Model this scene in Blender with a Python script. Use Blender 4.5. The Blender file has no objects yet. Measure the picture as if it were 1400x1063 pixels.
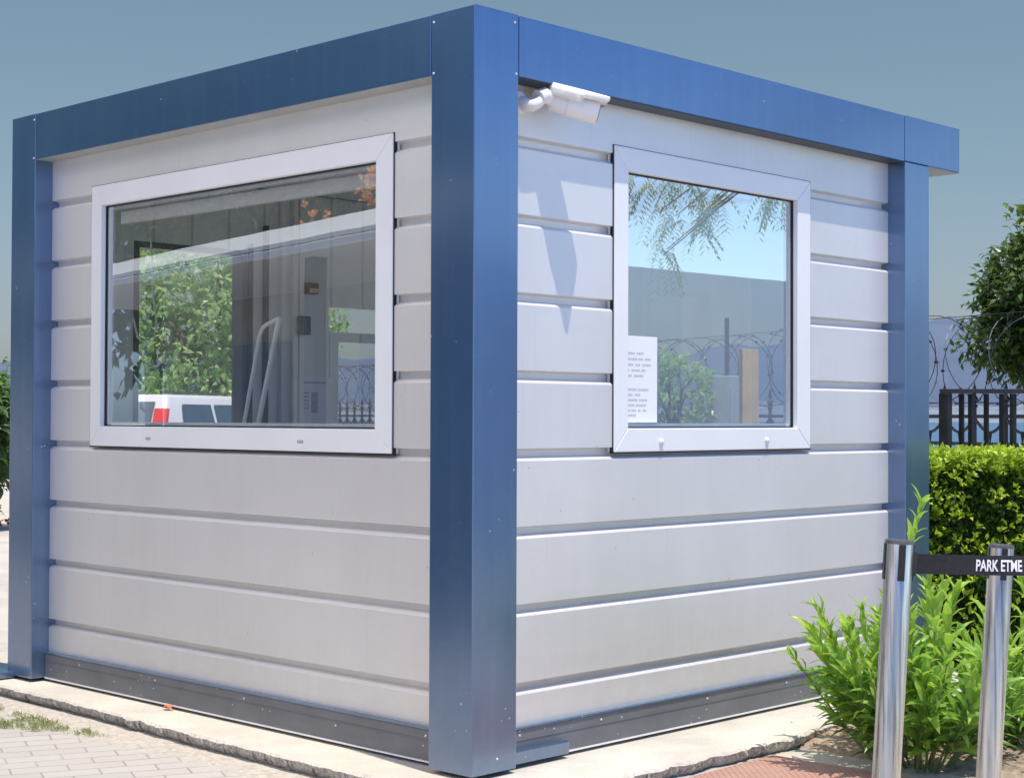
import bpy, bmesh, math, random
from mathutils import Vector, Matrix, noise
R_ = random.Random(7)
PI = math.pi
C = bpy.context.scene.collection

# ------------------------------------------------------------------ survey frame
CAM = Vector((-3.8179, -3.8948, 1.2058))
YAW = -0.7992
FW = Vector((-math.sin(YAW), math.cos(YAW), 0)); RT = Vector((math.cos(YAW), math.sin(YAW), 0))
def P(lat, dist, z):
    """point measured from the photographer's tripod: metres to the right, metres ahead, height"""
    v = Vector((CAM.x, CAM.y, 0)) + RT * lat + FW * dist
    v.z = z
    return v
def mirx(v, x=0.07): return Vector((2 * x - v.x, v.y, v.z))
def miry(v, y=0.07): return Vector((v.x, 2 * y - v.y, v.z))

# ------------------------------------------------------------------ mesh helpers
class MB:
    def __init__(s): s.v = []; s.f = []; s.tone = []; s.usetone = False
    def add(s, vs, fs, tone=None):
        o = len(s.v); s.v += [tuple(v) for v in vs]; s.f += [tuple(i + o for i in f) for f in fs]
        s.tone += [tone if tone is not None else 0.5] * len(vs)
        if tone is not None: s.usetone = True
        return s
    def box(s, a, b, M=None):
        x0, y0, z0 = a; x1, y1, z1 = b
        vs = [Vector(p) for p in ((x0,y0,z0),(x1,y0,z0),(x1,y1,z0),(x0,y1,z0),(x0,y0,z1),(x1,y0,z1),(x1,y1,z1),(x0,y1,z1))]
        if M: vs = [M @ v for v in vs]
        return s.add(vs, [(0,3,2,1),(4,5,6,7),(0,1,5,4),(1,2,6,5),(2,3,7,6),(3,0,4,7)])
    def beam(s, a, b, w, h):
        """box along a->b, w across, h in height"""
        a = Vector(a); b = Vector(b); d = b - a; L = d.length; d.normalize()
        up = Vector((0,0,1)) if abs(d.z) < 0.95 else Vector((1,0,0))
        sx = d.cross(up).normalized(); sz = sx.cross(d).normalized()
        M = Matrix((( d.x, sx.x, sz.x, a.x),(d.y, sx.y, sz.y, a.y),(d.z, sx.z, sz.z, a.z),(0,0,0,1)))
        return s.box((0,-w/2,-h/2),(L,w/2,h/2),M)
    def tube(s, pts, r, n=8, cap=True):
        pts = [Vector(p) for p in pts]; rs = r if isinstance(r, (list, tuple)) else [r] * len(pts)
        vs = []; fs = []; prev = None
        for i, p in enumerate(pts):
            d = (pts[min(i+1, len(pts)-1)] - pts[max(i-1, 0)]).normalized()
            if prev is None:
                u = d.cross(Vector((0,0,1)) if abs(d.z) < 0.9 else Vector((1,0,0))).normalized()
            else:
                u = (prev - d * prev.dot(d)).normalized()
            prev = u; w = d.cross(u)
            for k in range(n):
                a = 2*PI*k/n; vs.append(p + (u*math.cos(a) + w*math.sin(a)) * rs[i])
        for i in range(len(pts)-1):
            for k in range(n):
                k2 = (k+1) % n
                fs.append((i*n+k, i*n+k2, (i+1)*n+k2, (i+1)*n+k))
        if cap:
            fs.append(tuple(range(n-1, -1, -1))); o = (len(pts)-1)*n; fs.append(tuple(range(o, o+n)))
        return s.add(vs, fs)
    def lathe(s, prof, n=28, M=None):
        vs = []; fs = []
        for r, z in prof:
            for k in range(n):
                a = 2*PI*k/n; v = Vector((r*math.cos(a), r*math.sin(a), z)); vs.append(M @ v if M else v)
        for i in range(len(prof)-1):
            for k in range(n):
                k2 = (k+1) % n; fs.append((i*n+k, i*n+k2, (i+1)*n+k2, (i+1)*n+k))
        fs.append(tuple(range(n-1,-1,-1))); o = (len(prof)-1)*n; fs.append(tuple(range(o,o+n)))
        return s.add(vs, fs)
    def prism(s, poly, z0, z1, M=None):
        n = len(poly); vs = [Vector((x,y,z0)) for x,y in poly] + [Vector((x,y,z1)) for x,y in poly]
        if M: vs = [M @ v for v in vs]
        return s.add(vs, [tuple(range(n-1,-1,-1)), tuple(range(n,2*n))] + [(i,(i+1)%n,(i+1)%n+n,i+n) for i in range(n)])
    def leaf(s, p, d, nrm, L, W, bend=0.0, tone=0.5, fold=0.25):
        d = d.normalized(); side = d.cross(nrm)
        if side.length < 1e-4: side = d.cross(Vector((0.3,0.5,0.8)))
        side.normalize(); up = side.cross(d)
        c = p + d*L*0.5 + up*(bend*L*0.5)
        t = p + d*L*0.98 - up*(bend*L*0.9)
        q = p + d*L*0.45
        l = q + side*W*0.5 + up*(fold*W*0.5 + bend*L*0.45); r = q - side*W*0.5 + up*(fold*W*0.5 + bend*L*0.45)
        s.add([p, l, t, r, c], [(0,4,1),(1,4,2),(0,3,4),(3,2,4)], tone)
    def build(s, name, mat, parent=None, bevel=0, smooth=None, seg=2):
        me = bpy.data.meshes.new(name); me.from_pydata(s.v, [], s.f); me.update()
        if s.usetone:
            at = me.attributes.new('tone', 'FLOAT', 'POINT'); at.data.foreach_set('value', s.tone)
        else:
            bm = bmesh.new(); bm.from_mesh(me)
            bmesh.ops.recalc_face_normals(bm, faces=bm.faces)
            if bevel:
                es = [e for e in bm.edges if len(e.link_faces) == 2 and e.calc_face_angle(0) > 0.5]
                bmesh.ops.bevel(bm, geom=es, offset=bevel, segments=seg, profile=0.5, affect='EDGES', clamp_overlap=True)
            bm.to_mesh(me); bm.free()
        if smooth is not None:
            me.polygons.foreach_set('use_smooth', [True]*len(me.polygons)); me.set_sharp_from_angle(angle=math.radians(smooth))
        o = bpy.data.objects.new(name, me); C.objects.link(o)
        for m in (mat if isinstance(mat, list) else [mat]): me.materials.append(m)
        if parent:
            o.parent = parent; o.matrix_parent_inverse = parent.matrix_world.inverted() if parent.type != 'EMPTY' else Matrix.Translation(-Vector(parent['at']))
            if parent.type != 'EMPTY': o.matrix_parent_inverse = Matrix.Identity(4)
        return o

def tag(o, label=None, cat=None, group=None, kind=None):
    for k, v in (('label', label), ('category', cat), ('group', group), ('kind', kind)):
        if v: o[k] = v
    return o
def thing(name, label, cat, loc, group=None):
    o = bpy.data.objects.new(name, None); C.objects.link(o); o.location = loc; o['at'] = tuple(loc); o.empty_display_size = 0.1
    return tag(o, label, cat, group)
def copy_tree(o, parent=None):
    c = o.copy(); C.objects.link(c)
    if parent: c.parent = parent
    for ch in list(o.children): copy_tree(ch, c)
    return c

# ------------------------------------------------------------------ materials
def new(name):
    m = bpy.data.materials.new(name); m.use_nodes = True; nt = m.node_tree
    for n in list(nt.nodes): nt.nodes.remove(n)
    out = nt.nodes.new('ShaderNodeOutputMaterial'); b = nt.nodes.new('ShaderNodeBsdfPrincipled')
    nt.links.new(b.outputs[0], out.inputs[0])
    return m, nt, b, out
def N(nt, t, **kw):
    n = nt.nodes.new('ShaderNode' + t)
    for k, v in kw.items():
        if k in n.inputs.keys(): n.inputs[k].default_value = v
        else: setattr(n, k, v)
    return n
def ramp(nt, fac, stops):
    r = nt.nodes.new('ShaderNodeValToRGB'); el = r.color_ramp.elements
    while len(el) < len(stops): el.new(0.5)
    for e, (p, c) in zip(el, stops): e.position = p; e.color = (*c, 1) if len(c) == 3 else c
    nt.links.new(fac, r.inputs[0]); return r
def mixc(nt, fac, a, b, mode='MIX'):
    m = nt.nodes.new('ShaderNodeMix'); m.data_type = 'RGBA'; m.blend_type = mode
    for sock, v in ((m.inputs[0], fac), (m.inputs[6], a), (m.inputs[7], b)):
        if hasattr(v, 'links') or hasattr(v, 'is_linked'): nt.links.new(v, sock)
        elif isinstance(v, tuple): sock.default_value = (*v, 1)
        else: sock.default_value = v
    return m.outputs[2]
def math_(nt, op, a, b=0.0, clamp=False):
    m = nt.nodes.new('ShaderNodeMath'); m.operation = op; m.use_clamp = clamp
    for sock, v in ((m.inputs[0], a), (m.inputs[1], b)):
        if hasattr(v, 'is_linked'): nt.links.new(v, sock)
        else: sock.default_value = v
    return m.outputs[0]
def coords(nt, scale=(1,1,1), rot=(0,0,0)):
    g = nt.nodes.new('ShaderNodeNewGeometry'); mp = nt.nodes.new('ShaderNodeMapping')
    mp.inputs['Scale'].default_value = scale; mp.inputs['Rotation'].default_value = rot
    nt.links.new(g.outputs['Position'], mp.inputs[0]); return mp.outputs[0]
def noise_(nt, vec, scale, detail=4, rough=0.55):
    n = N(nt, 'TexNoise', Scale=scale, Detail=detail, Roughness=rough); nt.links.new(vec, n.inputs['Vector']); return n.outputs[0]
def bump(nt, b, h, strength=0.2, dist=0.01):
    n = N(nt, 'Bump', Strength=strength, Distance=dist); nt.links.new(h, n.inputs['Height']); nt.links.new(n.outputs[0], b.inputs['Normal']); return n
def simple(name, col, rough=0.5, metal=0.0, var=0.12, scale=8, bstr=0.05, spec=0.5):
    m, nt, b, _ = new(name); v = coords(nt); n = noise_(nt, v, scale, 5)
    dark = tuple(c*(1-var) for c in col); lite = tuple(min(1, c*(1+var)) for c in col)
    r = ramp(nt, n, [(0.3, dark), (0.7, lite)]); nt.links.new(r.outputs[0], b.inputs['Base Color'])
    b.inputs['Roughness'].default_value = rough; b.inputs['Metallic'].default_value = metal; b.inputs['Specular IOR Level'].default_value = spec
    if bstr: bump(nt, b, noise_(nt, v, scale*6, 3), bstr, 0.004)
    return m

M = {}
def mk_navy():
    m, nt, b, _ = new('navy_paint'); v = coords(nt)
    n = noise_(nt, v, 3, 5); r = ramp(nt, n, [(0.3, (0.044,0.124,0.278)), (0.7, (0.056,0.146,0.312))])
    # white paint spatter and scuffs, thicker near the ground
    vo = N(nt, 'TexVoronoi', Scale=26.0, Randomness=1.0); nt.links.new(v, vo.inputs['Vector'])
    z = N(nt, 'SeparateXYZ'); nt.links.new(v, z.inputs[0])
    hgt = math_(nt, 'SUBTRACT', 1.0, math_(nt, 'MULTIPLY', z.outputs[2], 0.55), True)
    sel = math_(nt, 'LESS_THAN', noise_(nt, v, 9, 2), math_(nt, 'ADD', 0.34, math_(nt, 'MULTIPLY', hgt, 0.11)))
    dots = math_(nt, 'MULTIPLY', math_(nt, 'LESS_THAN', vo.outputs['Distance'], 0.115), sel)
    c1 = mixc(nt, math_(nt, 'MULTIPLY', dots, 0.75), r.outputs[0], (0.62,0.64,0.66))
    # dusty film low down
    scr = noise_(nt, coords(nt, (9,9,70), (0.7,0.5,0.3)), 2.0, 2)
    c1 = mixc(nt, math_(nt, 'MULTIPLY', math_(nt, 'GREATER_THAN', scr, 0.755), 0.35), c1, (0.45,0.52,0.60))
    fade = noise_(nt, coords(nt, (16,16,0.9)), 1.0, 5, 0.6)
    c1 = mixc(nt, math_(nt, 'MULTIPLY', math_(nt, 'SUBTRACT', fade, 0.48, True), 0.9), c1, (0.13,0.22,0.34))
    dust = math_(nt, 'MULTIPLY', math_(nt, 'POWER', hgt, 2.0), math_(nt, 'MULTIPLY', noise_(nt, v, 6, 6, 0.7), 0.40))
    c2 = mixc(nt, dust, c1, (0.34,0.33,0.31))
    nt.links.new(c2, b.inputs['Base Color'])
    b.inputs['Roughness'].default_value = 0.36; b.inputs['Metallic'].default_value = 0.70; b.inputs['Coat Weight'].default_value = 1.0; b.inputs['Coat IOR'].default_value = 2.0; b.inputs['Coat Roughness'].default_value = 0.20; b.inputs['Coat Tint'].default_value = (0.85,0.95,1.0,1); b.inputs['Specular IOR Level'].default_value = 0.5
    bump(nt, b, math_(nt, 'ADD', math_(nt, 'MULTIPLY', noise_(nt, v, 420, 2), 0.05), noise_(nt, v, 3.5, 2)), 0.18, 0.010); return m
M['navy'] = mk_navy()
def mk_wall():
    m, nt, b, _ = new('coated_metal_wall'); v = coords(nt)
    n = noise_(nt, v, 1.3, 6, 0.6); r = ramp(nt, n, [(0.3, (0.79,0.775,0.755)), (0.7, (0.835,0.82,0.80))])
    vs = coords(nt, (90, 90, 1.2)); st = noise_(nt, vs, 1.0, 3)          # fine vertical rain streaks
    c = mixc(nt, math_(nt, 'MULTIPLY', math_(nt, 'SUBTRACT', st, 0.55, True), 0.42), r.outputs[0], (0.42,0.39,0.36))
    sc = coords(nt, (7, 7, 60), (0.5, 0.35, 0.2)); s2 = noise_(nt, sc, 2.0, 2)  # slanting scuffs
    c = mixc(nt, math_(nt, 'MULTIPLY', math_(nt, 'GREATER_THAN', s2, 0.745), 0.5), c, (0.9,0.9,0.9))
    z = N(nt, 'SeparateXYZ'); nt.links.new(v, z.inputs[0])
    low = math_(nt, 'SUBTRACT', 1.0, math_(nt, 'MULTIPLY', z.outputs[2], 1.7), True)
    c = mixc(nt, math_(nt, 'MULTIPLY', low, math_(nt, 'MULTIPLY', noise_(nt, v, 14, 6, 0.7), 0.55)), c, (0.50,0.46,0.40))
    film = noise_(nt, coords(nt, (2.2,2.2,0.7)), 1.0, 6, 0.65)
    c = mixc(nt, math_(nt, 'MULTIPLY', math_(nt, 'SUBTRACT', film, 0.44, True), 0.75), c, (0.60,0.585,0.55))
    sp = N(nt, 'TexVoronoi', Scale=9.0); nt.links.new(v, sp.inputs['Vector'])
    c = mixc(nt, math_(nt, 'MULTIPLY', math_(nt, 'LESS_THAN', sp.outputs['Distance'], 0.028), 0.55), c, (0.30,0.26,0.22))
    nt.links.new(c, b.inputs['Base Color']); b.inputs['Roughness'].default_value = 0.44; b.inputs['Metallic'].default_value = 0.42; b.inputs['Specular IOR Level'].default_value = 0.4
    wv = noise_(nt, coords(nt, (1.5, 1.5, 5)), 1.5, 2)
    bump(nt, b, math_(nt, 'ADD', wv, math_(nt, 'MULTIPLY', noise_(nt, v, 300, 2), 0.02)), 0.40, 0.006); return m
M['wall'] = mk_wall()
M['pvc'] = simple('white_pvc', (0.84,0.86,0.865), 0.35, 0, 0.03, 3, 0.02)
M['soffit'] = simple('galvanised_sheet', (0.42,0.43,0.43), 0.45, 0.2, 0.08, 5, 0.03)
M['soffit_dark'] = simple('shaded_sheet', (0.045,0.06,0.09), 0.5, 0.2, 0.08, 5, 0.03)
M['seal'] = simple('rubber_gasket', (0.012,0.014,0.02), 0.6, 0, 0.2, 20, 0.05)
M['inner'] = None
def mk_inner():
    m, nt, b, _ = new('interior_panel'); v = coords(nt)
    w = N(nt, 'TexWave', Scale=1.4, Distortion=0.0, wave_type='BANDS', bands_direction='X'); nt.links.new(coords(nt, (1,1,0)), w.inputs['Vector'])
    ln = math_(nt, 'LESS_THAN', w.outputs[0], 0.012)
    r = ramp(nt, noise_(nt, v, 2, 4), [(0.3,(0.78,0.80,0.76)),(0.7,(0.84,0.85,0.81))])
    nt.links.new(mixc(nt, ln, r.outputs[0], (0.56,0.57,0.54)), b.inputs['Base Color']); b.inputs['Roughness'].default_value = 0.5; return m
M['inner'] = mk_inner()
M['plinth'] = simple('plinth_coating', (0.115,0.125,0.142), 0.40, 0.0, 0.22, 6, 0.08)
def spatter(m, scale, size, thr):
    nt = m.node_tree; b = nt.nodes['Principled BSDF']; old = b.inputs['Base Color'].links[0].from_socket; v = coords(nt)
    vo = N(nt, 'TexVoronoi', Scale=scale); nt.links.new(v, vo.inputs['Vector'])
    k = math_(nt, 'MULTIPLY', math_(nt, 'LESS_THAN', vo.outputs['Distance'], size), math_(nt, 'GREATER_THAN', noise_(nt, v, 4.0, 2), thr))
    dust = math_(nt, 'MULTIPLY', noise_(nt, coords(nt, (3,3,40)), 1.5, 6, 0.7), 0.35)
    c = mixc(nt, dust, old, (0.27,0.27,0.275)); nt.links.new(mixc(nt, math_(nt, 'MULTIPLY', k, 0.8), c, (0.75,0.75,0.74)), b.inputs['Base Color'])
spatter(M['plinth'], 30.0, 0.10, 0.52)
M['screw'] = simple('bright_screw', (0.85,0.86,0.88), 0.3, 0.3, 0.05, 30, 0)
M['chrome'] = None
def mk_chrome():
    m, nt, b, _ = new('polished_steel'); v = coords(nt)
    n = noise_(nt, coords(nt, (70,70,2.0)), 1, 4, 0.6)
    r = ramp(nt, n, [(0.34,(0.26,0.235,0.205)),(0.50,(0.62,0.57,0.50)),(0.68,(0.82,0.76,0.67))]); nt.links.new(r.outputs[0], b.inputs['Base Color'])
    rr = ramp(nt, noise_(nt, coords(nt,(50,50,3)), 1, 5, 0.6), [(0.35,(0.22,)*3),(0.7,(0.45,)*3)]); nt.links.new(rr.outputs[0], b.inputs['Roughness'])
    b.inputs['Metallic'].default_value = 1; bump(nt, b, noise_(nt, coords(nt,(40,40,4)), 2, 3), 0.06, 0.002); return m
M['chrome'] = mk_chrome()
M['black'] = simple('black_plastic', (0.016,0.016,0.018), 0.4, 0, 0.3, 30, 0.05)
M['capgrey'] = simple('cap_metal', (0.16,0.155,0.15), 0.35, 0.6, 0.2, 30, 0.05)
M['belt'] = simple('black_webbing', (0.02,0.02,0.024), 0.75, 0, 0.3, 60, 0.2)
M['white'] = simple('white_paint', (0.82,0.81,0.80), 0.4, 0, 0.04, 6, 0.02)
M['camwhite'] = simple('camera_housing', (0.84,0.82,0.79), 0.35, 0, 0.03, 6, 0.02)
M['paper'] = simple('white_paper', (0.86,0.88,0.90), 0.7, 0, 0.02, 6, 0.02)
M['ink'] = simple('grey_ink', (0.50,0.53,0.58), 0.8, 0, 0.2, 90, 0)
M['iron'] = simple('dark_iron', (0.035,0.036,0.042), 0.5, 0.2, 0.3, 12, 0.1)
M['wire'] = simple('galvanised_wire', (0.10,0.105,0.12), 0.45, 0.6, 0.2, 20, 0)
M['wood'] = simple('pale_wood', (0.92,0.60,0.28), 0.55, 0, 0.15, 9, 0.1)
M['bark'] = simple('bark', (0.12,0.09,0.065), 0.9, 0, 0.35, 14, 0.5)
M['stem'] = simple('green_stem', (0.16,0.20,0.07), 0.6, 0, 0.2, 14, 0.1)
M['greywall'] = simple('grey_render', (0.30,0.31,0.30), 0.8, 0, 0.2, 3, 0.2)
M['paleplaster'] = simple('pale_plaster', (0.86,0.88,0.90), 0.8, 0, 0.06, 2, 0.1)
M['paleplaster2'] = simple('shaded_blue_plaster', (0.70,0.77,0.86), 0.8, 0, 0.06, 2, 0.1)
M['carpaint'] = simple('white_car_paint', (0.80,0.81,0.83), 0.2, 0, 0.02, 3, 0)
M['carglass'] = simple('dark_car_glass', (0.05,0.10,0.16), 0.08, 0, 0.1, 3, 0, 0.8)
M['tyre'] = simple('tyre_rubber', (0.02,0.02,0.02), 0.8, 0, 0.2, 20, 0.1)
M['redlens'] = simple('red_lens', (0.75,0.04,0.04), 0.15, 0, 0.1, 30, 0)
M['gloom'] = simple('leaf_gap_shade', (0.022,0.030,0.012), 0.95, 0, 0.4, 10, 0.3)
M['brownbox'] = simple('brown_box', (0.30,0.15,0.06), 0.6, 0, 0.2, 15, 0.1)
M['orangeleaf'] = simple('dry_orange_leaf', (0.70,0.20,0.07), 0.6, 0, 0.2, 40, 0.1)
M['cable'] = simple('white_cable', (0.7,0.7,0.7), 0.5, 0, 0.05, 10, 0)

def mk_glass(name, refl, tint, dustk=0.06):
    m, nt, b, out = new(name); nt.nodes.remove(b)
    t = N(nt, 'BsdfTransparent'); t.inputs[0].default_value = (*tint, 1)
    g = N(nt, 'BsdfGlossy'); g.inputs['Roughness'].default_value = 0.004; g.inputs[0].default_value = (0.93,0.97,1.0,1)
    ge = nt.nodes.new('ShaderNodeNewGeometry'); dp = N(nt, 'VectorMath', operation='DOT_PRODUCT'); nt.links.new(ge.outputs['Normal'], dp.inputs[0]); nt.links.new(ge.outputs['Incoming'], dp.inputs[1])
    sch = math_(nt, 'POWER', math_(nt, 'SUBTRACT', 1.0, math_(nt, 'ABSOLUTE', dp.outputs['Value'])), 5.0)         # same from either side of the pane
    k = math_(nt, 'ADD', math_(nt, 'MULTIPLY', sch, 1.35), refl + 0.055, True)
    v = coords(nt); wob = noise_(nt, v, 1.7, 2); bp = N(nt, 'Bump', Strength=0.02, Distance=0.02); nt.links.new(wob, bp.inputs['Height']); nt.links.new(bp.outputs[0], g.inputs['Normal'])
    # dust film
    d = N(nt, 'BsdfDiffuse'); d.inputs[0].default_value = (0.6,0.62,0.62,1)
    ms = N(nt, 'MixShader'); nt.links.new(k, ms.inputs[0]); nt.links.new(t.outputs[0], ms.inputs[1]); nt.links.new(g.outputs[0], ms.inputs[2])
    m2 = N(nt, 'MixShader'); nt.links.new(math_(nt, 'MULTIPLY', noise_(nt, v, 5, 6, 0.7), dustk), m2.inputs[0]); nt.links.new(ms.outputs[0], m2.inputs[1]); nt.links.new(d.outputs[0], m2.inputs[2])
    nt.links.new(m2.outputs[0], out.inputs[0]); return m
M['glassL'] = mk_glass('window_glass', 0.32, (0.99,0.995,0.99), 0.05)
M['glassR'] = mk_glass('coated_window_glass', 0.36, (0.86,0.93,0.97))
M['glassB'] = mk_glass('clear_glass', 0.0, (0.96,0.98,0.98))

def mk_leaf(name, stops, trans=0.35, rough=0.38, tcol=(0.35,0.55,0.06)):
    m, nt, b, out = new(name)
    a = N(nt, 'Attribute', attribute_name='tone'); r = ramp(nt, a.outputs['Fac'], stops)
    v = coords(nt); c = mixc(nt, math_(nt, 'MULTIPLY', noise_(nt, v, 60, 3), 0.35), r.outputs[0], tuple(x*0.55 for x in stops[0][1]))
    nt.links.new(c, b.inputs['Base Color']); b.inputs['Roughness'].default_value = rough; b.inputs['Specular IOR Level'].default_value = 0.4
    t = N(nt, 'BsdfTranslucent'); nt.links.new(mixc(nt, 0.5, r.outputs[0], tcol), t.inputs[0])
    ms = N(nt, 'MixShader'); ms.inputs[0].default_value = trans; nt.links.new(b.outputs[0], ms.inputs[1]); nt.links.new(t.outputs[0], ms.inputs[2]); nt.links.new(ms.outputs[0], out.inputs[0])
    return m
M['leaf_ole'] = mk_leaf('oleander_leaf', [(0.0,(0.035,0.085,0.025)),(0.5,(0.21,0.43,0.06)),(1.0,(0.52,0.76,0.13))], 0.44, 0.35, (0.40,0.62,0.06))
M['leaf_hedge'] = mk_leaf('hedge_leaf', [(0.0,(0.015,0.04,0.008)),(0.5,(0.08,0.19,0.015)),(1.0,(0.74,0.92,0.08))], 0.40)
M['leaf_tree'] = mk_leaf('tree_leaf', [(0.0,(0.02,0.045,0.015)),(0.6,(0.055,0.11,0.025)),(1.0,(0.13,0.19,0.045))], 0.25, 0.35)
M['leaf_bright'] = mk_leaf('bright_leaf', [(0.0,(0.04,0.13,0.07)),(0.40,(0.28,0.50,0.18)),(1.0,(0.74,0.86,0.42))], 0.5, 0.3)
M['leaf_mid'] = mk_leaf('garden_leaf', [(0.0,(0.03,0.07,0.04)),(0.5,(0.12,0.22,0.08)),(1.0,(0.36,0.48,0.16))], 0.35)
M['leaf_pale'] = mk_leaf('pale_frond', [(0.0,(0.36,0.42,0.26)),(1.0,(0.58,0.62,0.42))], 0.45)
M['flower_red'] = mk_leaf('red_petal', [(0.0,(0.55,0.03,0.03)),(1.0,(0.75,0.10,0.10))], 0.2, 0.5, (0.7,0.05,0.05))
M['flower_orange'] = mk_leaf('orange_petal', [(0.0,(0.80,0.24,0.02)),(1.0,(0.90,0.50,0.05))], 0.2, 0.5, (0.9,0.4,0.05))
M['flower_pink'] = mk_leaf('pink_petal', [(0.0,(0.75,0.16,0.22)),(1.0,(0.88,0.36,0.40))], 0.3, 0.5, (0.9,0.3,0.35))
M['dry'] = mk_leaf('dry_leaf', [(0.0,(0.24,0.15,0.08)),(0.5,(0.45,0.33,0.20)),(1.0,(0.60,0.50,0.36))], 0.15, 0.7, (0.4,0.25,0.1))
M['grass'] = mk_leaf('grass_blade', [(0.0,(0.16,0.26,0.05)),(0.5,(0.32,0.40,0.13)),(1.0,(0.55,0.50,0.34))], 0.3, 0.6, (0.4,0.45,0.1))

def mk_concrete(name, base, bstr=0.5, spots=True):
    m, nt, b, _ = new(name); v = coords(nt)
    r = ramp(nt, noise_(nt, v, 2.2, 8, 0.65), [(0.25, tuple(c*0.75 for c in base)), (0.55, base), (0.8, tuple(min(1,c*1.12) for c in base))])
    c = r.outputs[0]
    g = noise_(nt, v, 90, 4, 0.7); c = mixc(nt, math_(nt, 'MULTIPLY', math_(nt, 'SUBTRACT', g, 0.55, True), 2.0), c, tuple(x*0.45 for x in base))
    if spots:
        vo = N(nt, 'TexVoronoi', Scale=55.0); nt.links.new(v, vo.inputs['Vector'])
        c = mixc(nt, math_(nt, 'MULTIPLY', math_(nt, 'LESS_THAN', vo.outputs['Distance'], 0.16), 0.35), c, tuple(x*0.4 for x in base))
    nt.links.new(c, b.inputs['Base Color']); b.inputs['Roughness'].default_value = 0.9; b.inputs['Specular IOR Level'].default_value = 0.25
    bump(nt, b, math_(nt, 'ADD', g, noise_(nt, v, 12, 6)), bstr, 0.012); return m
M['slab'] = mk_concrete('weathered_concrete', (0.56,0.53,0.47))
def broken_edge(m):
    nt = m.node_tree; b = nt.nodes['Principled BSDF']; old = b.inputs['Base Color'].links[0].from_socket; v = coords(nt)
    g = nt.nodes.new('ShaderNodeNewGeometry'); s = N(nt, 'SeparateXYZ'); nt.links.new(g.outputs['True Normal'], s.inputs[0])
    agg = ramp(nt, noise_(nt, v, 75, 5, 0.8), [(0.32,(0.09,0.08,0.07)),(0.44,(0.34,0.315,0.275)),(0.56,(0.56,0.53,0.48))]).outputs[0]
    nt.links.new(mixc(nt, math_(nt, 'MULTIPLY', math_(nt, 'SUBTRACT', 0.85, s.outputs[2], True), 2.5, True), old, agg), b.inputs['Base Color'])
broken_edge(M['slab'])
M['ground'] = mk_concrete('ground_concrete', (0.50,0.47,0.42))
def mk_soil():
    m, nt, b, _ = new('dry_soil'); v = coords(nt)
    r = ramp(nt, noise_(nt, v, 18, 8, 0.75), [(0.3,(0.16,0.11,0.07)),(0.5,(0.40,0.31,0.22)),(0.7,(0.58,0.50,0.40))])
    nt.links.new(r.outputs[0], b.inputs['Base Color']); b.inputs['Roughness'].default_value = 0.95
    bump(nt, b, noise_(nt, v, 40, 8, 0.7), 1.0, 0.02); return m
M['soil'] = mk_soil()
def mk_paver():
    m, nt, b, _ = new('block_pavers'); v = coords(nt, (1,1,1), (0,0,math.radians(24)))
    br = N(nt, 'TexBrick', Scale=1.0, offset=0.5); nt.links.new(v, br.inputs['Vector'])
    for k, x in (('Mortar Size',0.004),('Mortar Smooth',0.35),('Bias',0.0),('Brick Width',0.20),('Row Height',0.10)): br.inputs[k].default_value = x
    br.inputs['Color1'].default_value = (0.350,0.340,0.325,1); br.inputs['Color2'].default_value = (0.395,0.385,0.365,1); br.inputs['Mortar'].default_value = (0.255,0.235,0.215,1)
    p = coords(nt); n1 = noise_(nt, p, 1.6, 7, 0.65); n2 = noise_(nt, p, 60, 6, 0.75)
    c = mixc(nt, math_(nt, 'MULTIPLY', n2, 0.6), br.outputs[0], (0.58,0.55,0.52), 'OVERLAY')
    c = mixc(nt, ramp(nt, n1, [(0.45,(0,)*3),(0.7,(0.75,)*3)]).outputs[0], c, (0.42,0.40,0.365))     # blown sand over the joints
    sx = N(nt, 'SeparateXYZ'); nt.links.new(p, sx.inputs[0])
    near = math_(nt, 'ADD', sx.outputs[0], math_(nt, 'MULTIPLY', math_(nt, 'SUBTRACT', noise_(nt, p, 5, 6, 0.7), 0.5), 0.5))
    rn = nt.nodes.new('ShaderNodeMapRange'); rn.inputs[1].default_value = -0.42; rn.inputs[2].default_value = -0.27; nt.links.new(near, rn.inputs[0])
    sand = ramp(nt, noise_(nt, p, 35, 7, 0.75), [(0.35,(0.32,0.285,0.235)),(0.6,(0.50,0.465,0.42))]).outputs[0]
    c = mixc(nt, rn.outputs[0], c, sand)                                                                           # sandy mortar strip along the slab
    nt.links.new(c, b.inputs['Base Color']); b.inputs['Roughness'].default_value = 0.92; b.inputs['Specular IOR Level'].default_value = 0.2
    h = math_(nt, 'ADD', math_(nt, 'MULTIPLY', br.outputs['Fac'], -1.4), math_(nt, 'MULTIPLY', n2, 0.5)); bump(nt, b, h, 0.55, 0.006); return m
M['paver'] = mk_paver()
def mk_red():
    m, nt, b, _ = new('red_ribbed_tile'); v = coords(nt)
    br = N(nt, 'TexBrick', Scale=1.0, offset=0.5); nt.links.new(v, br.inputs['Vector'])
    for k, x in (('Mortar Size',0.0035),('Mortar Smooth',0.5),('Bias',0.0),('Brick Width',0.030),('Row Height',0.016)): br.inputs[k].default_value = x
    br.inputs['Color1'].default_value = (0.42,0.20,0.155,1); br.inputs['Color2'].default_value = (0.47,0.235,0.18,1); br.inputs['Mortar'].default_value = (0.22,0.10,0.08,1)
    c = mixc(nt, math_(nt, 'MULTIPLY', noise_(nt, v, 7, 7, 0.7), 0.55), br.outputs[0], (0.52,0.40,0.33))
    nt.links.new(c, b.inputs['Base Color']); b.inputs['Roughness'].default_value = 0.8
    bump(nt, b, math_(nt, 'MULTIPLY', br.outputs['Fac'], -1.0), 0.8, 0.006); return m
M['red'] = mk_red()
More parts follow.
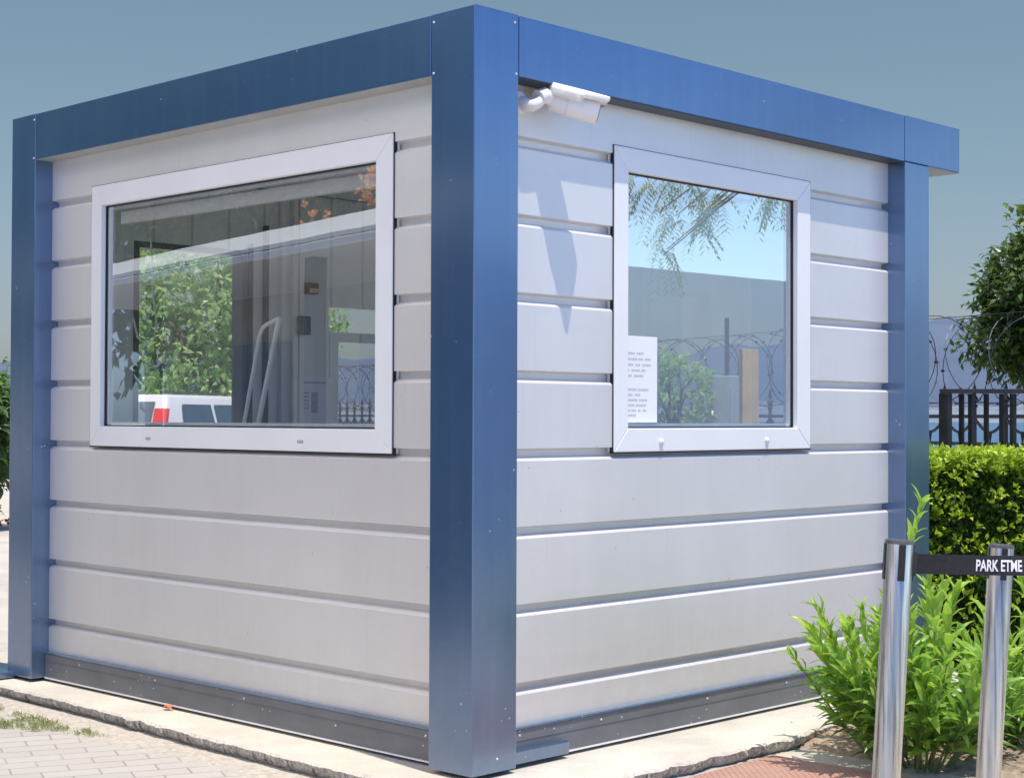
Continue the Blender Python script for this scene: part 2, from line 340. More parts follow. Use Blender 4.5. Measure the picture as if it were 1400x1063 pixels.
def mk_hill(name, dark, lite, sc):
    m, nt, b, _ = new(name); v = coords(nt, (1,1,2.2)); n = noise_(nt, v, sc, 9, 0.65)
    r = ramp(nt, n, [(0.35, dark), (0.62, lite)]); nt.links.new(r.outputs[0], b.inputs['Base Color']); b.inputs['Roughness'].default_value = 1; b.inputs['Specular IOR Level'].default_value = 0
    return m
M['hill'] = mk_hill('hazy_hill', (0.085,0.115,0.175), (0.105,0.140,0.205), 0.006)
M['hill_low'] = mk_hill('hazy_shore', (0.12,0.155,0.205), (0.20,0.235,0.28), 0.02)
def mk_water():
    m, nt, b, _ = new('sea_water'); v = coords(nt)
    r = ramp(nt, noise_(nt, v, 0.02, 4), [(0.3,(0.03,0.10,0.20)),(0.7,(0.05,0.14,0.26))]); nt.links.new(r.outputs[0], b.inputs['Base Color'])
    b.inputs['Roughness'].default_value = 0.25; bump(nt, b, noise_(nt, v, 1.2, 5), 0.4, 0.3); return m
M['water'] = mk_water()

# ------------------------------------------------------------------ world, sun, camera
SUN = Vector((-0.036, -0.274, 1.0)).normalized()
w = bpy.data.worlds.new('World'); bpy.context.scene.world = w; w.use_nodes = True
nt = w.node_tree; bg = nt.nodes['Background']
sky = nt.nodes.new('ShaderNodeTexSky'); sky.sky_type = 'NISHITA'; sky.sun_disc = False
sky.sun_elevation = math.asin(SUN.z); sky.sun_rotation = math.atan2(SUN.x, SUN.y)
sky.air_density = 1.0; sky.dust_density = 1.2; sky.ozone_density = 1.5; sky.altitude = 0
# deep blue overhead, a band of dull grey-green haze low over the sea (north-east)
hs = nt.nodes.new('ShaderNodeHueSaturation'); hs.inputs['Saturation'].default_value = 1.05; nt.links.new(sky.outputs[0], hs.inputs['Color'])
hz = nt.nodes.new('ShaderNodeHueSaturation'); hz.inputs['Saturation'].default_value = 0.72; nt.links.new(sky.outputs[0], hz.inputs['Color'])
tcw = nt.nodes.new('ShaderNodeTexCoord'); sepw = nt.nodes.new('ShaderNodeSeparateXYZ'); nt.links.new(tcw.outputs['Generated'], sepw.inputs[0])
def mr(v, a, b):
    n = nt.nodes.new('ShaderNodeMapRange'); n.interpolation_type = 'SMOOTHSTEP'; n.inputs[1].default_value = a; n.inputs[2].default_value = b; nt.links.new(v, n.inputs[0]); return n.outputs[0]
low = mr(sepw.outputs[2], 0.62, 0.26)
sea = mr(math_(nt, 'ADD', math_(nt, 'MULTIPLY', sepw.outputs[0], 0.717), math_(nt, 'MULTIPLY', sepw.outputs[1], 0.697)), 0.15, 0.55)
blue = mixc(nt, mr(sepw.outputs[1], 0.10, -0.35), mixc(nt, 1.0, hs.outputs[0], (0.75,0.98,1.42), 'MULTIPLY'), mixc(nt, 1.0, hs.outputs[0], (0.46,0.72,1.22), 'MULTIPLY')); haze = mixc(nt, 1.0, hz.outputs[0], mixc(nt, mr(sepw.outputs[2], 0.20, 0.04), (0.49,0.60,0.615), (0.575,0.615,0.685)), 'MULTIPLY')
# low south-east sky boosted for reflections; unseen west cloud added, lights the left wall
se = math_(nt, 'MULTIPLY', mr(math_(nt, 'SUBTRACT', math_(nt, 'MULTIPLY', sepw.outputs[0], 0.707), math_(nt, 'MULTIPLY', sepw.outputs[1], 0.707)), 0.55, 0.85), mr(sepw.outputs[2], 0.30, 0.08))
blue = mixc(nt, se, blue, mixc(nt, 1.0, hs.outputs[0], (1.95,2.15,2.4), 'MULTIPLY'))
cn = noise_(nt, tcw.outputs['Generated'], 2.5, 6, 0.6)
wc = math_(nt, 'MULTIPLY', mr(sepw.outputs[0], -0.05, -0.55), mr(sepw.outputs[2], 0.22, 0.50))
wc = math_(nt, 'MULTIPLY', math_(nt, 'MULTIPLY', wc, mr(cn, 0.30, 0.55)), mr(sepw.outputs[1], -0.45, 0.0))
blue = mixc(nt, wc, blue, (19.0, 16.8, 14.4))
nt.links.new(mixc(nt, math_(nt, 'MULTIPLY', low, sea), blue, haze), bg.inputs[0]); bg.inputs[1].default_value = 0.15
ld = bpy.data.lights.new('sun', 'SUN'); ld.energy = 5.0; ld.angle = math.radians(0.5); ld.color = (1.0, 0.91, 0.76)
lo = bpy.data.objects.new('sun', ld); C.objects.link(lo); lo.rotation_euler = SUN.to_track_quat('Z', 'Y').to_euler(); lo.location = (0, -3, 12)
cd = bpy.data.cameras.new('camera'); cam = bpy.data.objects.new('camera', cd); C.objects.link(cam)
cd.sensor_fit = 'HORIZONTAL'; cd.sensor_width = 36; cd.lens = 2222.57/1400*36; cd.clip_start = 0.05; cd.clip_end = 9000
pit = 0.0178; fwd = FW*math.cos(pit) + Vector((0,0,math.sin(pit))); up = RT.cross(fwd)
rol = 0.0036
r2 = RT*math.cos(rol) - up*math.sin(rol) if False else RT*math.cos(rol) + up*math.sin(rol)
u2 = up*math.cos(rol) - RT*math.sin(rol)
cam.matrix_world = Matrix(((r2.x,u2.x,-fwd.x,CAM.x),(r2.y,u2.y,-fwd.y,CAM.y),(r2.z,u2.z,-fwd.z,CAM.z),(0,0,0,1)))
sc = bpy.context.scene; sc.camera = cam
sc.view_settings.view_transform = 'Standard'; sc.view_settings.look = 'None'; sc.view_settings.exposure = 0
sc.cycles.max_bounces = 10; sc.cycles.transparent_max_bounces = 24; sc.cycles.diffuse_bounces = 5

# ------------------------------------------------------------------ setting: ground, water, hills
GZ = -0.06
def sheet(name, poly, z, mat):
    return tag(MB().add([(x,y,z) for x,y in poly], [tuple(range(len(poly)))]).build(name, mat), kind='structure')
fA = P(2.655, 10, 0); fB = P(-2.02, 20, 0); fd = (fB-fA).normalized(); fn = Vector((fd.y,-fd.x,0))   # fence line, fn points to the sea
e0 = fA - fd*160 + fn*3; e1 = fA + fd*260 + fn*3
g = sheet('ground', [(e0.x,e0.y),(e1.x,e1.y),(e1.x-330,e1.y),(e0.x-330,e0.y)], GZ-0.004, M['ground'])
w0 = fA - fd*9000 + fn*2.5; w1 = fA + fd*9000 + fn*2.5
sheet('water', [tuple((w0 + fn*0)[:2]), tuple((w0 + fn*9000)[:2]), tuple((w1 + fn*9000)[:2]), tuple(w1[:2])], -3.0, M['water'])
sheet('pavement', [(-30,-30),(-0.20,-30),(-0.20,-0.33),(-0.21,0.6),(-0.19,1.6),(-0.15,2.3),(-0.14,3.4),(-2.0,60),(-30,60)], GZ, M['paver'])
def hills(name, dist, f, mat, base, ang0=-0.9, ang1=0.9, n=260, depth=500):
    vs = []; fs = []
    rows = 10
    for i in range(n+1):
        a = ang0 + (ang1-ang0)*i/n
        h = f(a)
        for j in range(rows+1):
            t = j/rows
            d = dist + depth*t
            hh = base + (h-base)*math.sin(t*PI/2)**0.8 + (noise.noise(Vector((a*60, t*5, 3)))*h*0.08 if 0 < t < 1 else 0) + (noise.noise(Vector((a*400, 1, 3)))*h*0.012 if t == 1 else 0)
            v = P(math.sin(a)*d, math.cos(a)*d, hh); vs.append(v)
    for i in range(n):
        for j in range(rows):
            k = i*(rows+1)+j; fs.append((k, k+rows+1, k+rows+2, k+1))
    m = MB(); m.add(vs, fs); return tag(m.build(name, mat, smooth=80), kind='structure')
def ridge(a):
    px = 700 + 2222*math.tan(a)
    h = 84 + 45*math.exp(-((px-1330)/170)**2) + 14*math.sin(px/140) + 10*noise.noise(Vector((px/60,0,0))) - 25*math.exp(-((px-150)/200)**2)
    return 3500*h/2222
hills('hills', 3000, ridge, M['hill'], -3)
hills('shore', 2300, lambda a: 22 + 12*noise.noise(Vector((a*30,5,0))), M['hill_low'], -3, depth=250)

# ragged concrete slab under the cabin
def slab():
    pts = []
    def edge(a, b, n, amp):
        for i in range(n):
            t = i/n; x = a[0]+(b[0]-a[0])*t; y = a[1]+(b[1]-a[1])*t
            q = noise.noise(Vector((x*9,y*9,1)))*amp + noise.noise(Vector((x*40,y*40,2)))*amp*0.5
            pts.append((x+q*(1 if a[0]==b[0] or abs(a[0]-b[0])<abs(a[1]-b[1]) else 0.2), y+q*(0.2 if abs(a[0]-b[0])<abs(a[1]-b[1]) else 1)))
    edge((-0.14,3.5),(-0.14,2.3),120,0.009); edge((-0.14,2.3),(-0.18,1.2),140,0.012); edge((-0.18,1.2),(-0.18,-0.27),180,0.011)
    edge((-0.18,-0.27),(0.6,-0.30),100,0.014); edge((0.6,-0.30),(1.45,-0.312),120,0.014); edge((1.45,-0.312),(1.83,-0.26),30,0.012); edge((1.83,-0.26),(3.35,-0.2),40,0.01)
    edge((3.35,-0.2),(3.35,3.5),10,0.0); edge((3.35,3.5),(-0.14,3.5),10,0.0)
    n = len(pts); vs = []; fs = []
    cx, cy = 1.5, 1.6
    for (x,y) in pts:
        k = noise.noise(Vector((x*14,y*14,7)))
        inx = x + (0.012 if x < 0.5 else (-0.012 if x > 3 else 0)); iny = y + (0.012 if y < 0 else 0)
        k2 = noise.noise(Vector((x*55,y*55,3))); k3 = noise.noise(Vector((x*70,y*70,9)))
        vs.append((inx, iny, -0.012)); vs.append((x+0.006*k2, y+0.006*k2, -0.020 + k*0.006)); vs.append((x+0.014*k3+0.006, y+0.014*k3+0.006, -0.040+0.006*k2)); vs.append((x + (0.028 if x<0.5 else 0), y + (0.028 if y<0.5 else 0), -0.066))
    for i in range(n):
        j = (i+1) % n
        for r in range(3): fs.append((i*4+r, i*4+r+1, j*4+r+1, j*4+r))
    fs.append(tuple(i*4 for i in range(n)))
    return tag(MB().add(vs, fs).build('concrete_slab', M['slab']), kind='structure')
slab()
sheet('red_paving', [(1.275,-0.315),(1.32,-1.4),(-0.15,-1.4),(-0.15,-0.335),(0.6,-0.335)], GZ+0.002, M['red'])
sp = [(1.60+0.55*math.cos(a)*(1+0.1*math.sin(3*a)), -0.62+0.42*math.sin(a)*(1+0.08*math.cos(5*a))) for a in [2*PI*i/40 for i in range(40)]]
# planting bed: rough heaped soil
def bed():
    vs = []; fs = []; nx, ny = 70, 60
    x0, x1, y0, y1 = 1.42, 5.2, -1.6, -0.02
    for i in range(nx+1):
        for j in range(ny+1):
            x = x0+(x1-x0)*i/nx; y = y0+(y1-y0)*j/ny
            e = min((x-x0)/0.25, (y-y0)/0.25, (y1-y)/0.12, 1.0)
            lim = 1.42 + 0.25*math.sin(y*4+1.0)
            e = min(e, max(0,(x-lim)/0.2))
            z = GZ-0.02 + 0.045*max(0,e)**0.6 + (0.014*noise.noise(Vector((x*9,y*9,0))) + 0.010*noise.noise(Vector((x*35,y*35,0))))*max(0,e)
            vs.append((x,y,z))
    for i in range(nx):
        for j in range(ny):
            k = i*(ny+1)+j; fs.append((k,k+ny+1,k+ny+2,k+1))
    return tag(MB().add(vs,fs).build('soil', M['soil'], smooth=60), kind='structure')
bed()
m = MB()
for i in range(1400):
    x = R_.uniform(1.6,3.4); y = R_.uniform(-1.4,-0.05); a = R_.uniform(0,6.28)
    m.leaf(Vector((x,y,GZ+0.03+R_.uniform(0,0.012))), Vector((math.cos(a),math.sin(a),R_.uniform(-.1,.35))), Vector((R_.uniform(-.5,.5),R_.uniform(-.5,.5),1)), R_.uniform(.02,.055), R_.uniform(.008,.02), R_.uniform(-.2,.3), R_.random())
tag(m.build('leaf_litter', M['dry']), 'dry fallen leaves scattered over the soil bed', 'leaf litter', kind='stuff')
m = MB()
for i in range(5200):
    t_ = R_.random(); x = -0.30 - 0.30*R_.random()**1.2; y = R_.uniform(1.75,3.1)
    if x < -0.33-0.30*min(1,max(0,(y-1.75)/0.7)): continue
    nz = noise.noise(Vector((x*9,y*9,4)))
    if nz < -0.08: continue
    a = R_.uniform(0,6.28); L = R_.uniform(.010,.030)*(1+nz)
    m.leaf(Vector((x,y,GZ)), Vector((math.cos(a)*.8,math.sin(a)*.8,0.9)), Vector((1,0,0)), L, 0.0045, 0.2, min(1,max(0,R_.random()-nz*0.9+0.15)))
tag(m.build('grass', M['grass']), 'dry short grass tufts growing by the slab edge', 'grass', kind='stuff')

# ------------------------------------------------------------------ the cabin
H, L, Rr, W, D, FH, OV = 2.6, 3.10, 2.98, 0.2135, 0.09, 0.213, 0.286
kiosk = thing('guard_kiosk', 'square prefabricated guard cabin with navy blue posts and light grey ribbed walls', 'kiosk', (1.49,1.55,0))
FB = H-FH
def post(x0, y0, top, name='corner_post'):
    return MB().box((x0,y0,0.004),(x0+W,y0+W,top)).build(name, M['navy'], kiosk, bevel=0.0035)
p1 = post(0,0,H); p2 = post(0,L-W,H); p3 = post(Rr-W,0,FB); p4 = post(Rr-W,L-W,FB)
def rivet(p, x, y, z, ax):
    Mx = Matrix.Translation((x,y,z)) @ (Matrix.Rotation(-PI/2,4,'Y') if ax=='x' else Matrix.Rotation(PI/2,4,'X'))
    MB().lathe([(0.0042,0),(0.0038,0.002),(0.0016,0.003)],10,Mx).build('rivet', M['screw'], p, smooth=50)
for yy,zz in ((W-0.012,FB+0.006),(W-0.012,H-0.03)): rivet(p1,0,yy,zz,'x')
for xx,zz in ((W-0.012,FB+0.006),(W-0.02,H-0.03),(0.12,0.05)): rivet(p1,xx,0,zz,'y')
for yy,zz in ((L-W+0.012,FB+0.006),(L-W+0.012,H-0.03)): rivet(p2,0,yy,zz,'x')
gap = 0.003
# fascia beams between the posts (U-section, open to the wall side)
MB().box((0.0012,W+gap,FB),(W-0.03,L-W-gap,H-0.0015)).build('fascia', M['navy'], kiosk, bevel=0.003)
MB().box((W+gap,0.0012,FB),(Rr-W-gap,W-0.03,H-0.0015)).build('fascia', M['navy'], kiosk, bevel=0.003)
fe = MB().box((Rr-W,0,FB+0.002),(Rr+OV,L,H)).build('canopy', M['navy'], kiosk, bevel=0.0035)
MB().box((W+gap,L-W+0.03,FB),(Rr-W-gap,L-0.0012,H-0.0015)).build('fascia', M['navy'], kiosk, bevel=0.003)
MB().box((W-0.028,W-0.028,H-0.06),(Rr-W-0.004,L-W+0.028,H-0.03)).build('roof', M['wall'], kiosk)
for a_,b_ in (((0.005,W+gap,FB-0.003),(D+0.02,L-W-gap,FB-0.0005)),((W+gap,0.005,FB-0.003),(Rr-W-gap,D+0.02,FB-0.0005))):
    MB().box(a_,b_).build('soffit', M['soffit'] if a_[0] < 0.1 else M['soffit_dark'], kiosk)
MB().box((Rr+0.006,0.006,FB-0.002),(Rr+OV-0.006,L-0.006,FB+0.0015)).build('soffit', M['soffit'], kiosk)
MB().box((0.147,0.62,2.062),(0.172,2.40,2.118)).build('sash_top_rail', M['white'], kiosk, bevel=0.004)  # pale band behind the pane, stands for the top rail of the sash
# small dark weep holes under the beam
G0, GS, NG = 0.2559, 0.2755, 8
groove_z = [0.2559,0.5310,0.8040,1.0790,1.3560,1.6320,1.9090,2.1860]
def wall_profile(za, zb):
    """(inset, z) pairs of one ribbed metal skin between heights za and zb; positive inset goes into the wall"""
    pts = [(0,za)]
    for g in groove_z:
        if za < g-0.03 and g+0.03 < zb:
            pts += [(0,g-0.0260),(0.0015,g-0.0240),(0.011,g-0.0155),(0.021,g-0.0120),(0.034,g-0.0110),(0.034,g+0.0125),(0.021,g+0.0150),(0.0015,g+0.0175),(0,g+0.0195)]
    pts.append((0,zb)); return pts
def skin(mb, u0, u1, za, zb, f):
    """f(u, inset, z) -> world point"""
    pr = wall_profile(za, zb); n = len(pr)
    vs = [f(u0,t,z) for t,z in pr] + [f(u1,t,z) for t,z in pr]
    mb.add(vs, [(i,i+1,i+1+n,i+n) for i in range(n-1)])
PT = 0.116
def wall(f, u0, u1, win, name='wall'):
    wu0,wu1,wz0,wz1 = win
    mb = MB(); zt = FB+0.05
    # split heights sit between grooves
    skin(mb, u0, wu0, PT-0.06, zt, f); skin(mb, wu1, u1, PT-0.06, zt, f)
    skin(mb, wu0, wu1, PT-0.06, wz0, f); skin(mb, wu0, wu1, wz1, zt, f)
    return mb.build(name, M['wall'], kiosk)
e = 0.045
LW = (0.5055,2.5365,1.0753,2.2350); RW = (0.8214,2.1258,1.0785,2.2344)
fl = lambda u,t,z: (D+t,u,z); fr = lambda u,t,z: (u,D+t,z)
fb = lambda u,t,z: (u,L-D-t,z); ff = lambda u,t,z: (Rr-D-t,u,z)
wall(fl, W-0.02, L-W+0.02, (LW[0]+e,LW[1]-e,LW[2]+e,LW[3]-e))
wall(fr, W-0.02, Rr-W+0.02, (RW[0]+e,RW[1]-e,RW[2]+e,RW[3]-e))
# far sides: tall sliding opening and glazed door at the back, wide window at the far side
TH = 0.075
def flat_wall(f, u0, u1, holes, mat, t, name):
    """plain sheet with rectangular holes, cut on a grid"""
    us = sorted({u0,u1,*[h[0] for h in holes],*[h[1] for h in holes]}); zs = sorted({0.02,FB+0.05,*[h[2] for h in holes],*[h[3] for h in holes]})
    mb = MB()
    for a,b in zip(us,us[1:]):
        for c,d in zip(zs,zs[1:]):
            if any(h[0]<=a and b<=h[1] and h[2]<=c and d<=h[3] for h in holes): continue
            mb.add([f(a,t,c),f(b,t,c),f(b,t,d),f(a,t,d)],[(0,1,2,3)])
    for h in holes:                                                   # reveals through the wall thickness
        t2 = 0.0 if t > 0 else TH
        q = [(h[0],h[2]),(h[1],h[2]),(h[1],h[3]),(h[0],h[3])]
        if t > 0:
            for (a,b),(c,d) in zip(q,q[1:]+q[:1]): mb.add([f(a,0.001,b),f(c,0.001,d),f(c,t,d),f(a,t,b)],[(0,1,2,3)])
    return mb.build(name, mat, kiosk)
BH = [(0.56,1.235,0.55,2.062),(1.75,2.40,0.12,1.83)]
FHo = [(0.66,2.60,0.95,2.33)]
flat_wall(fb, W-0.02, Rr-W+0.02, BH, M['wall'], 0.0, 'wall'); flat_wall(ff, W-0.02, L-W+0.02, FHo, M['wall'], 0.0, 'wall')
flat_wall(fb, 0.12, Rr-0.12, BH, M['inner'], TH, 'inner_lining'); flat_wall(ff, 0.12, L-0.12, FHo, M['inner'], TH, 'inner_lining')
LI = (LW[0]+e,LW[1]-e,LW[2]+e,LW[3]-e); RI = (RW[0]+e,RW[1]-e,RW[2]+e,RW[3]-e)
flat_wall(fl, 0.12, L-0.12, [LI], M['inner'], TH, 'inner_lining'); flat_wall(fr, 0.12, Rr-0.12, [RI], M['inner'], TH, 'inner_lining')
MB().box((0.1,0.1,0.0),(Rr-0.1,L-0.1,0.018)).build('floor', M['paleplaster'], kiosk)
MB().box((0.17,0.17,FB+0.005),(Rr-0.17,L-0.17,FB+0.03)).build('ceiling', M['white'], kiosk)
# plinth channel with a thin blue ledge on top
def plinth(a, b, nx, ny, name='plinth'):
    mb = MB(); a = Vector(a); b = Vector(b); n = Vector((nx,ny,0))
    mb.beam(a + n*0.004 + Vector((0,0,PT/2+0.002)), b + n*0.004 + Vector((0,0,PT/2+0.002)), 0.03, PT-0.006)
    o = mb.build(name, M['plinth'], kiosk, bevel=0.003)
    MB().beam(a + n*0.006 + Vector((0,0,PT+0.0035)), b + n*0.006 + Vector((0,0,PT+0.0035)), 0.036, 0.007).build('ledge', M['navy'], o, bevel=0.0015)
    MB().beam(a + n*0.0195 + Vector((0,0,0.078)), b + n*0.0195 + Vector((0,0,0.078)), 0.003, 0.004).build('rib', M['plinth'], o)
    MB().beam(a + n*0.012 + Vector((0,0,0.0035)), b + n*0.012 + Vector((0,0,0.0035)), 0.02, 0.006).build('drip_lip', M['white'], o)
    Ln = (b-a).length; d = (b-a).normalized(); k = 0.09
    while k < Ln-0.04:
        q = a + d*k + n*0.019 + Vector((0,0,0.094 - 0.03*(R_.random()<.25)))
        rivet(o, q.x, q.y, q.z, 'x' if nx else 'y'); k += R_.uniform(0.42,0.66)
    return o
plinth((D,W,0),(D,L-W,0),-1,0); plinth((W,D,0),(Rr-W,D,0),0,-1); plinth((Rr-D,W,0),(Rr-D,L-W,0),1,0); plinth((W,L-D,0),(Rr-W,L-D,0),0,1)
MB().box((W,0.035,0.004),(0.525,0.072,0.052)).build('foot_plate', M['navy'], kiosk, bevel=0.005)
MB().box((-0.10,L-0.06,-0.006),(0.10,L+0.26,0.022)).build('foot_plate', M['navy'], kiosk, bevel=0.004)

def mitred(f, o, i, t0, t1, prof=None):
    """four mitred bars between the outer rectangle o and the inner one i, from depth t0 (front) to t1; f(u,depth,z)"""
    ou = [(o[0],o[2]),(o[1],o[2]),(o[1],o[3]),(o[0],o[3])]; iu = [(i[0],i[2]),(i[1],i[2]),(i[1],i[3]),(i[0],i[3])]
    mb = MB()
    s = 0.006
    for k in range(4):
        a,b = ou[k],ou[(k+1)%4]; c,d = iu[(k+1)%4],iu[k]
        # shrink a hair along the mitre so the joint reads
        dx,dy = b[0]-a[0],b[1]-a[1]; ln = math.hypot(dx,dy); g_ = 0.0005; ux,uy = dx/ln*g_,dy/ln*g_
        a=(a[0]+ux,a[1]+uy); d=(d[0]+ux,d[1]+uy); b=(b[0]-ux,b[1]-uy); c=(c[0]-ux,c[1]-uy)
        vs = [f(*a0) for a0 in [(a[0],t1,a[1]),(b[0],t1,b[1]),(c[0],t1,c[1]),(d[0],t1,d[1]),(a[0],t0,a[1]),(b[0],t0,b[1]),(c[0],t0,c[1]),(d[0],t0,d[1])]]
        mb.add(vs,[(0,1,2,3),(4,5,6,7),(0,1,5,4),(1,2,6,5),(2,3,7,6),(3,0,4,7)])
    return mb
def window(f, o, i, glass, caps, knob, lab=None):
    w_ = mitred(f, o, i, -0.007, 0.03).build('window', M['pvc'], kiosk, bevel=0.0035)
    q_ = 0.0035
    mitred(f, (o[0]-q_,o[1]+q_,o[2]-q_*1.6,o[3]+q_*0.5), (o[0]+.001,o[1]-.001,o[2]+.001,o[3]-.001), -0.0035, 0.012).build('sealant', M['seal'], w_)
    k = 0.005
    s_ = (i[0]+k,i[1]-k,i[2]+k,i[3]-k)
    mitred(f, i, s_, 0.017, 0.03).build('gasket', M['seal'], w_)
    b_ = 0.014; s2 = (s_[0]+b_,s_[1]-b_,s_[2]+b_,s_[3]-b_)
    mitred(f, s_, s2, 0.026, 0.055).build('sash', M['pvc'] if not knob else M['pvc'], w_, bevel=0.002)
    MB().add([f(s_[0],0.0245,s_[2]),f(s_[1],0.0245,s_[2]),f(s_[1],0.0245,s_[3]),f(s_[0],0.0245,s_[3])],[(0,1,2,3)]).build('pane', glass, w_)
    for u in caps:
        z = (o[2]+i[2])/2 - 0.008
        if knob:
            nv = Vector(f(u,-1,z)) - Vector(f(u,0,z)); p0 = Vector(f(u,-0.007,z))
            Mx = Matrix.Translation(p0) @ nv.to_track_quat('Z','Y').to_matrix().to_4x4()
            MB().lathe([(0.013,0),(0.013,0.004),(0.010,0.007),(0.009,0.010),(0.005,0.012)],16,Mx).build('drain_cap', M['white'], w_, smooth=40)
        else:
            mb = MB(); q = [f(u-0.018,-0.0065,z-0.005),f(u+0.018,-0.0065,z-0.005),f(u+0.018,-0.0065,z+0.007),f(u-0.018,-0.0065,z+0.007)]
            q2 = [f(u-0.015,-0.011,z-0.003),f(u+0.015,-0.011,z-0.003),f(u+0.015,-0.011,z+0.005),f(u-0.015,-0.011,z+0.005)]
            mb.add(q+q2,[(4,5,6,7),(0,1,5,4),(1,2,6,5),(2,3,7,6),(3,0,4,7)]).build('drain_cap', M['greycap'], w_)
    return w_
M['greycap'] = simple('grey_plastic', (0.40,0.45,0.47), 0.4, 0, 0.1, 30, 0)
LP = (0.6000,2.4560,1.1630,2.1435); RP = (0.9040,2.0280,1.1678,2.1435)
wl = window(fl, LW, LP, M['glassL'], (2.07,1.03), False)
wr = window(fr, RW, RP, M['glassR'], (1.10,1.80), True)
# far windows: grey frames
def far_window(f, h, bars, mat, fw_=0.045, glass='glassB'):
    i = (h[0]+fw_,h[1]-fw_,h[2]+fw_,h[3]-fw_)
    w_ = mitred(f, h, i, -0.01, 0.08).build('window', mat, kiosk, bevel=0.002)
    for b in bars:
        mb = MB()
        vs = [f(b[0],-0.006,b[2]),f(b[1],-0.006,b[2]),f(b[1],-0.006,b[3]),f(b[0],-0.006,b[3]),f(b[0],0.06,b[2]),f(b[1],0.06,b[2]),f(b[1],0.06,b[3]),f(b[0],0.06,b[3])]
        mb.add(vs,[(3,2,1,0),(4,5,6,7),(0,1,5,4),(1,2,6,5),(2,3,7,6),(3,0,4,7)]).build('bar', mat, w_)
    return w_, i
M['alu'] = simple('dark_aluminium', (0.07,0.085,0.10), 0.35, 0.3, 0.1, 10, 0)
far_window(fb, BH[0], [], M['alu'], 0.03)
MB().box((1.238,L-D-TH-0.02,0.02),(1.262,L-D-TH-0.002,2.10)).build('door_jamb', M['seal'], kiosk); MB().box((1.335,L-D-TH-0.035,0.02),(1.352,L-D-TH-0.002,2.20)).build('door_jamb', M['seal'], kiosk)
d_, ii = far_window(fb, BH[1], [(1.78,2.37,1.615,1.668),(1.78,1.862,0.15,1.615)], M['inner'], 0.03)
MB().add([fb(ii[0],0.03,ii[2]),fb(ii[1],0.03,ii[2]),fb(ii[1],0.03,ii[3]),fb(ii[0],0.03,ii[3])],[(0,1,2,3)]).build('pane', M['glassB'], d_)
f_, ii = far_window(ff, FHo[0], [], M['pvc'], 0.04)
MB().add([ff(ii[0],0.03,ii[2]),ff(ii[1],0.03,ii[2]),ff(ii[1],0.03,ii[3]),ff(ii[0],0.03,ii[3])],[(0,1,2,3)]).build('pane', M['glassB'], f_)
# cable trunking on the back lining
for x in (1.44,1.52,1.56): MB().box((x,L-D-TH-0.03,0.02),(x+0.03,L-D-TH-0.002,FB)).build('trunking', M['white'], kiosk, bevel=0.003)

# ------------------------------------------------------------------ things in and on the cabin
n_ = thing('paper_notice', 'white paper notice with faint grey lines taped to the right window glass', 'notice', (1.0,0.113,1.35))
nx0,nx1,nz0,nz1 = 0.912,1.112,1.190,1.522
MB().box((nx0,0.1128,nz0),(nx1,0.1136,nz1)).build('sheet', M['paper'], n_)
mb = MB()
lines = [(1.455,[.05,.045]),(1.433,[.06,.03,.035]),(1.411,[.045,.03,.055]),(1.390,[.02,.05,.03]),(1.369,[.035,.055]),
         (1.316,[.06,.065]),(1.296,[.04,.035]),(1.276,[.065,.05]),(1.256,[.045,.065]),(1.236,[.02,.03,.02,.02]),(1.217,[.055])]
for z,ws in lines:
    x = nx0+0.016
    for wd in ws:
        k = x
        while k < x+wd-0.004:
            cw = R_.uniform(.004,.008); mb.add([(k,0.1122,z-.004),(k+cw,0.1122,z-.004),(k+cw,0.1122,z+.004),(k,0.1122,z+.004)],[(0,1,2,3)]); k += cw+0.0025
        x += wd+0.009
mb.build('lettering', M['ink'], n_)

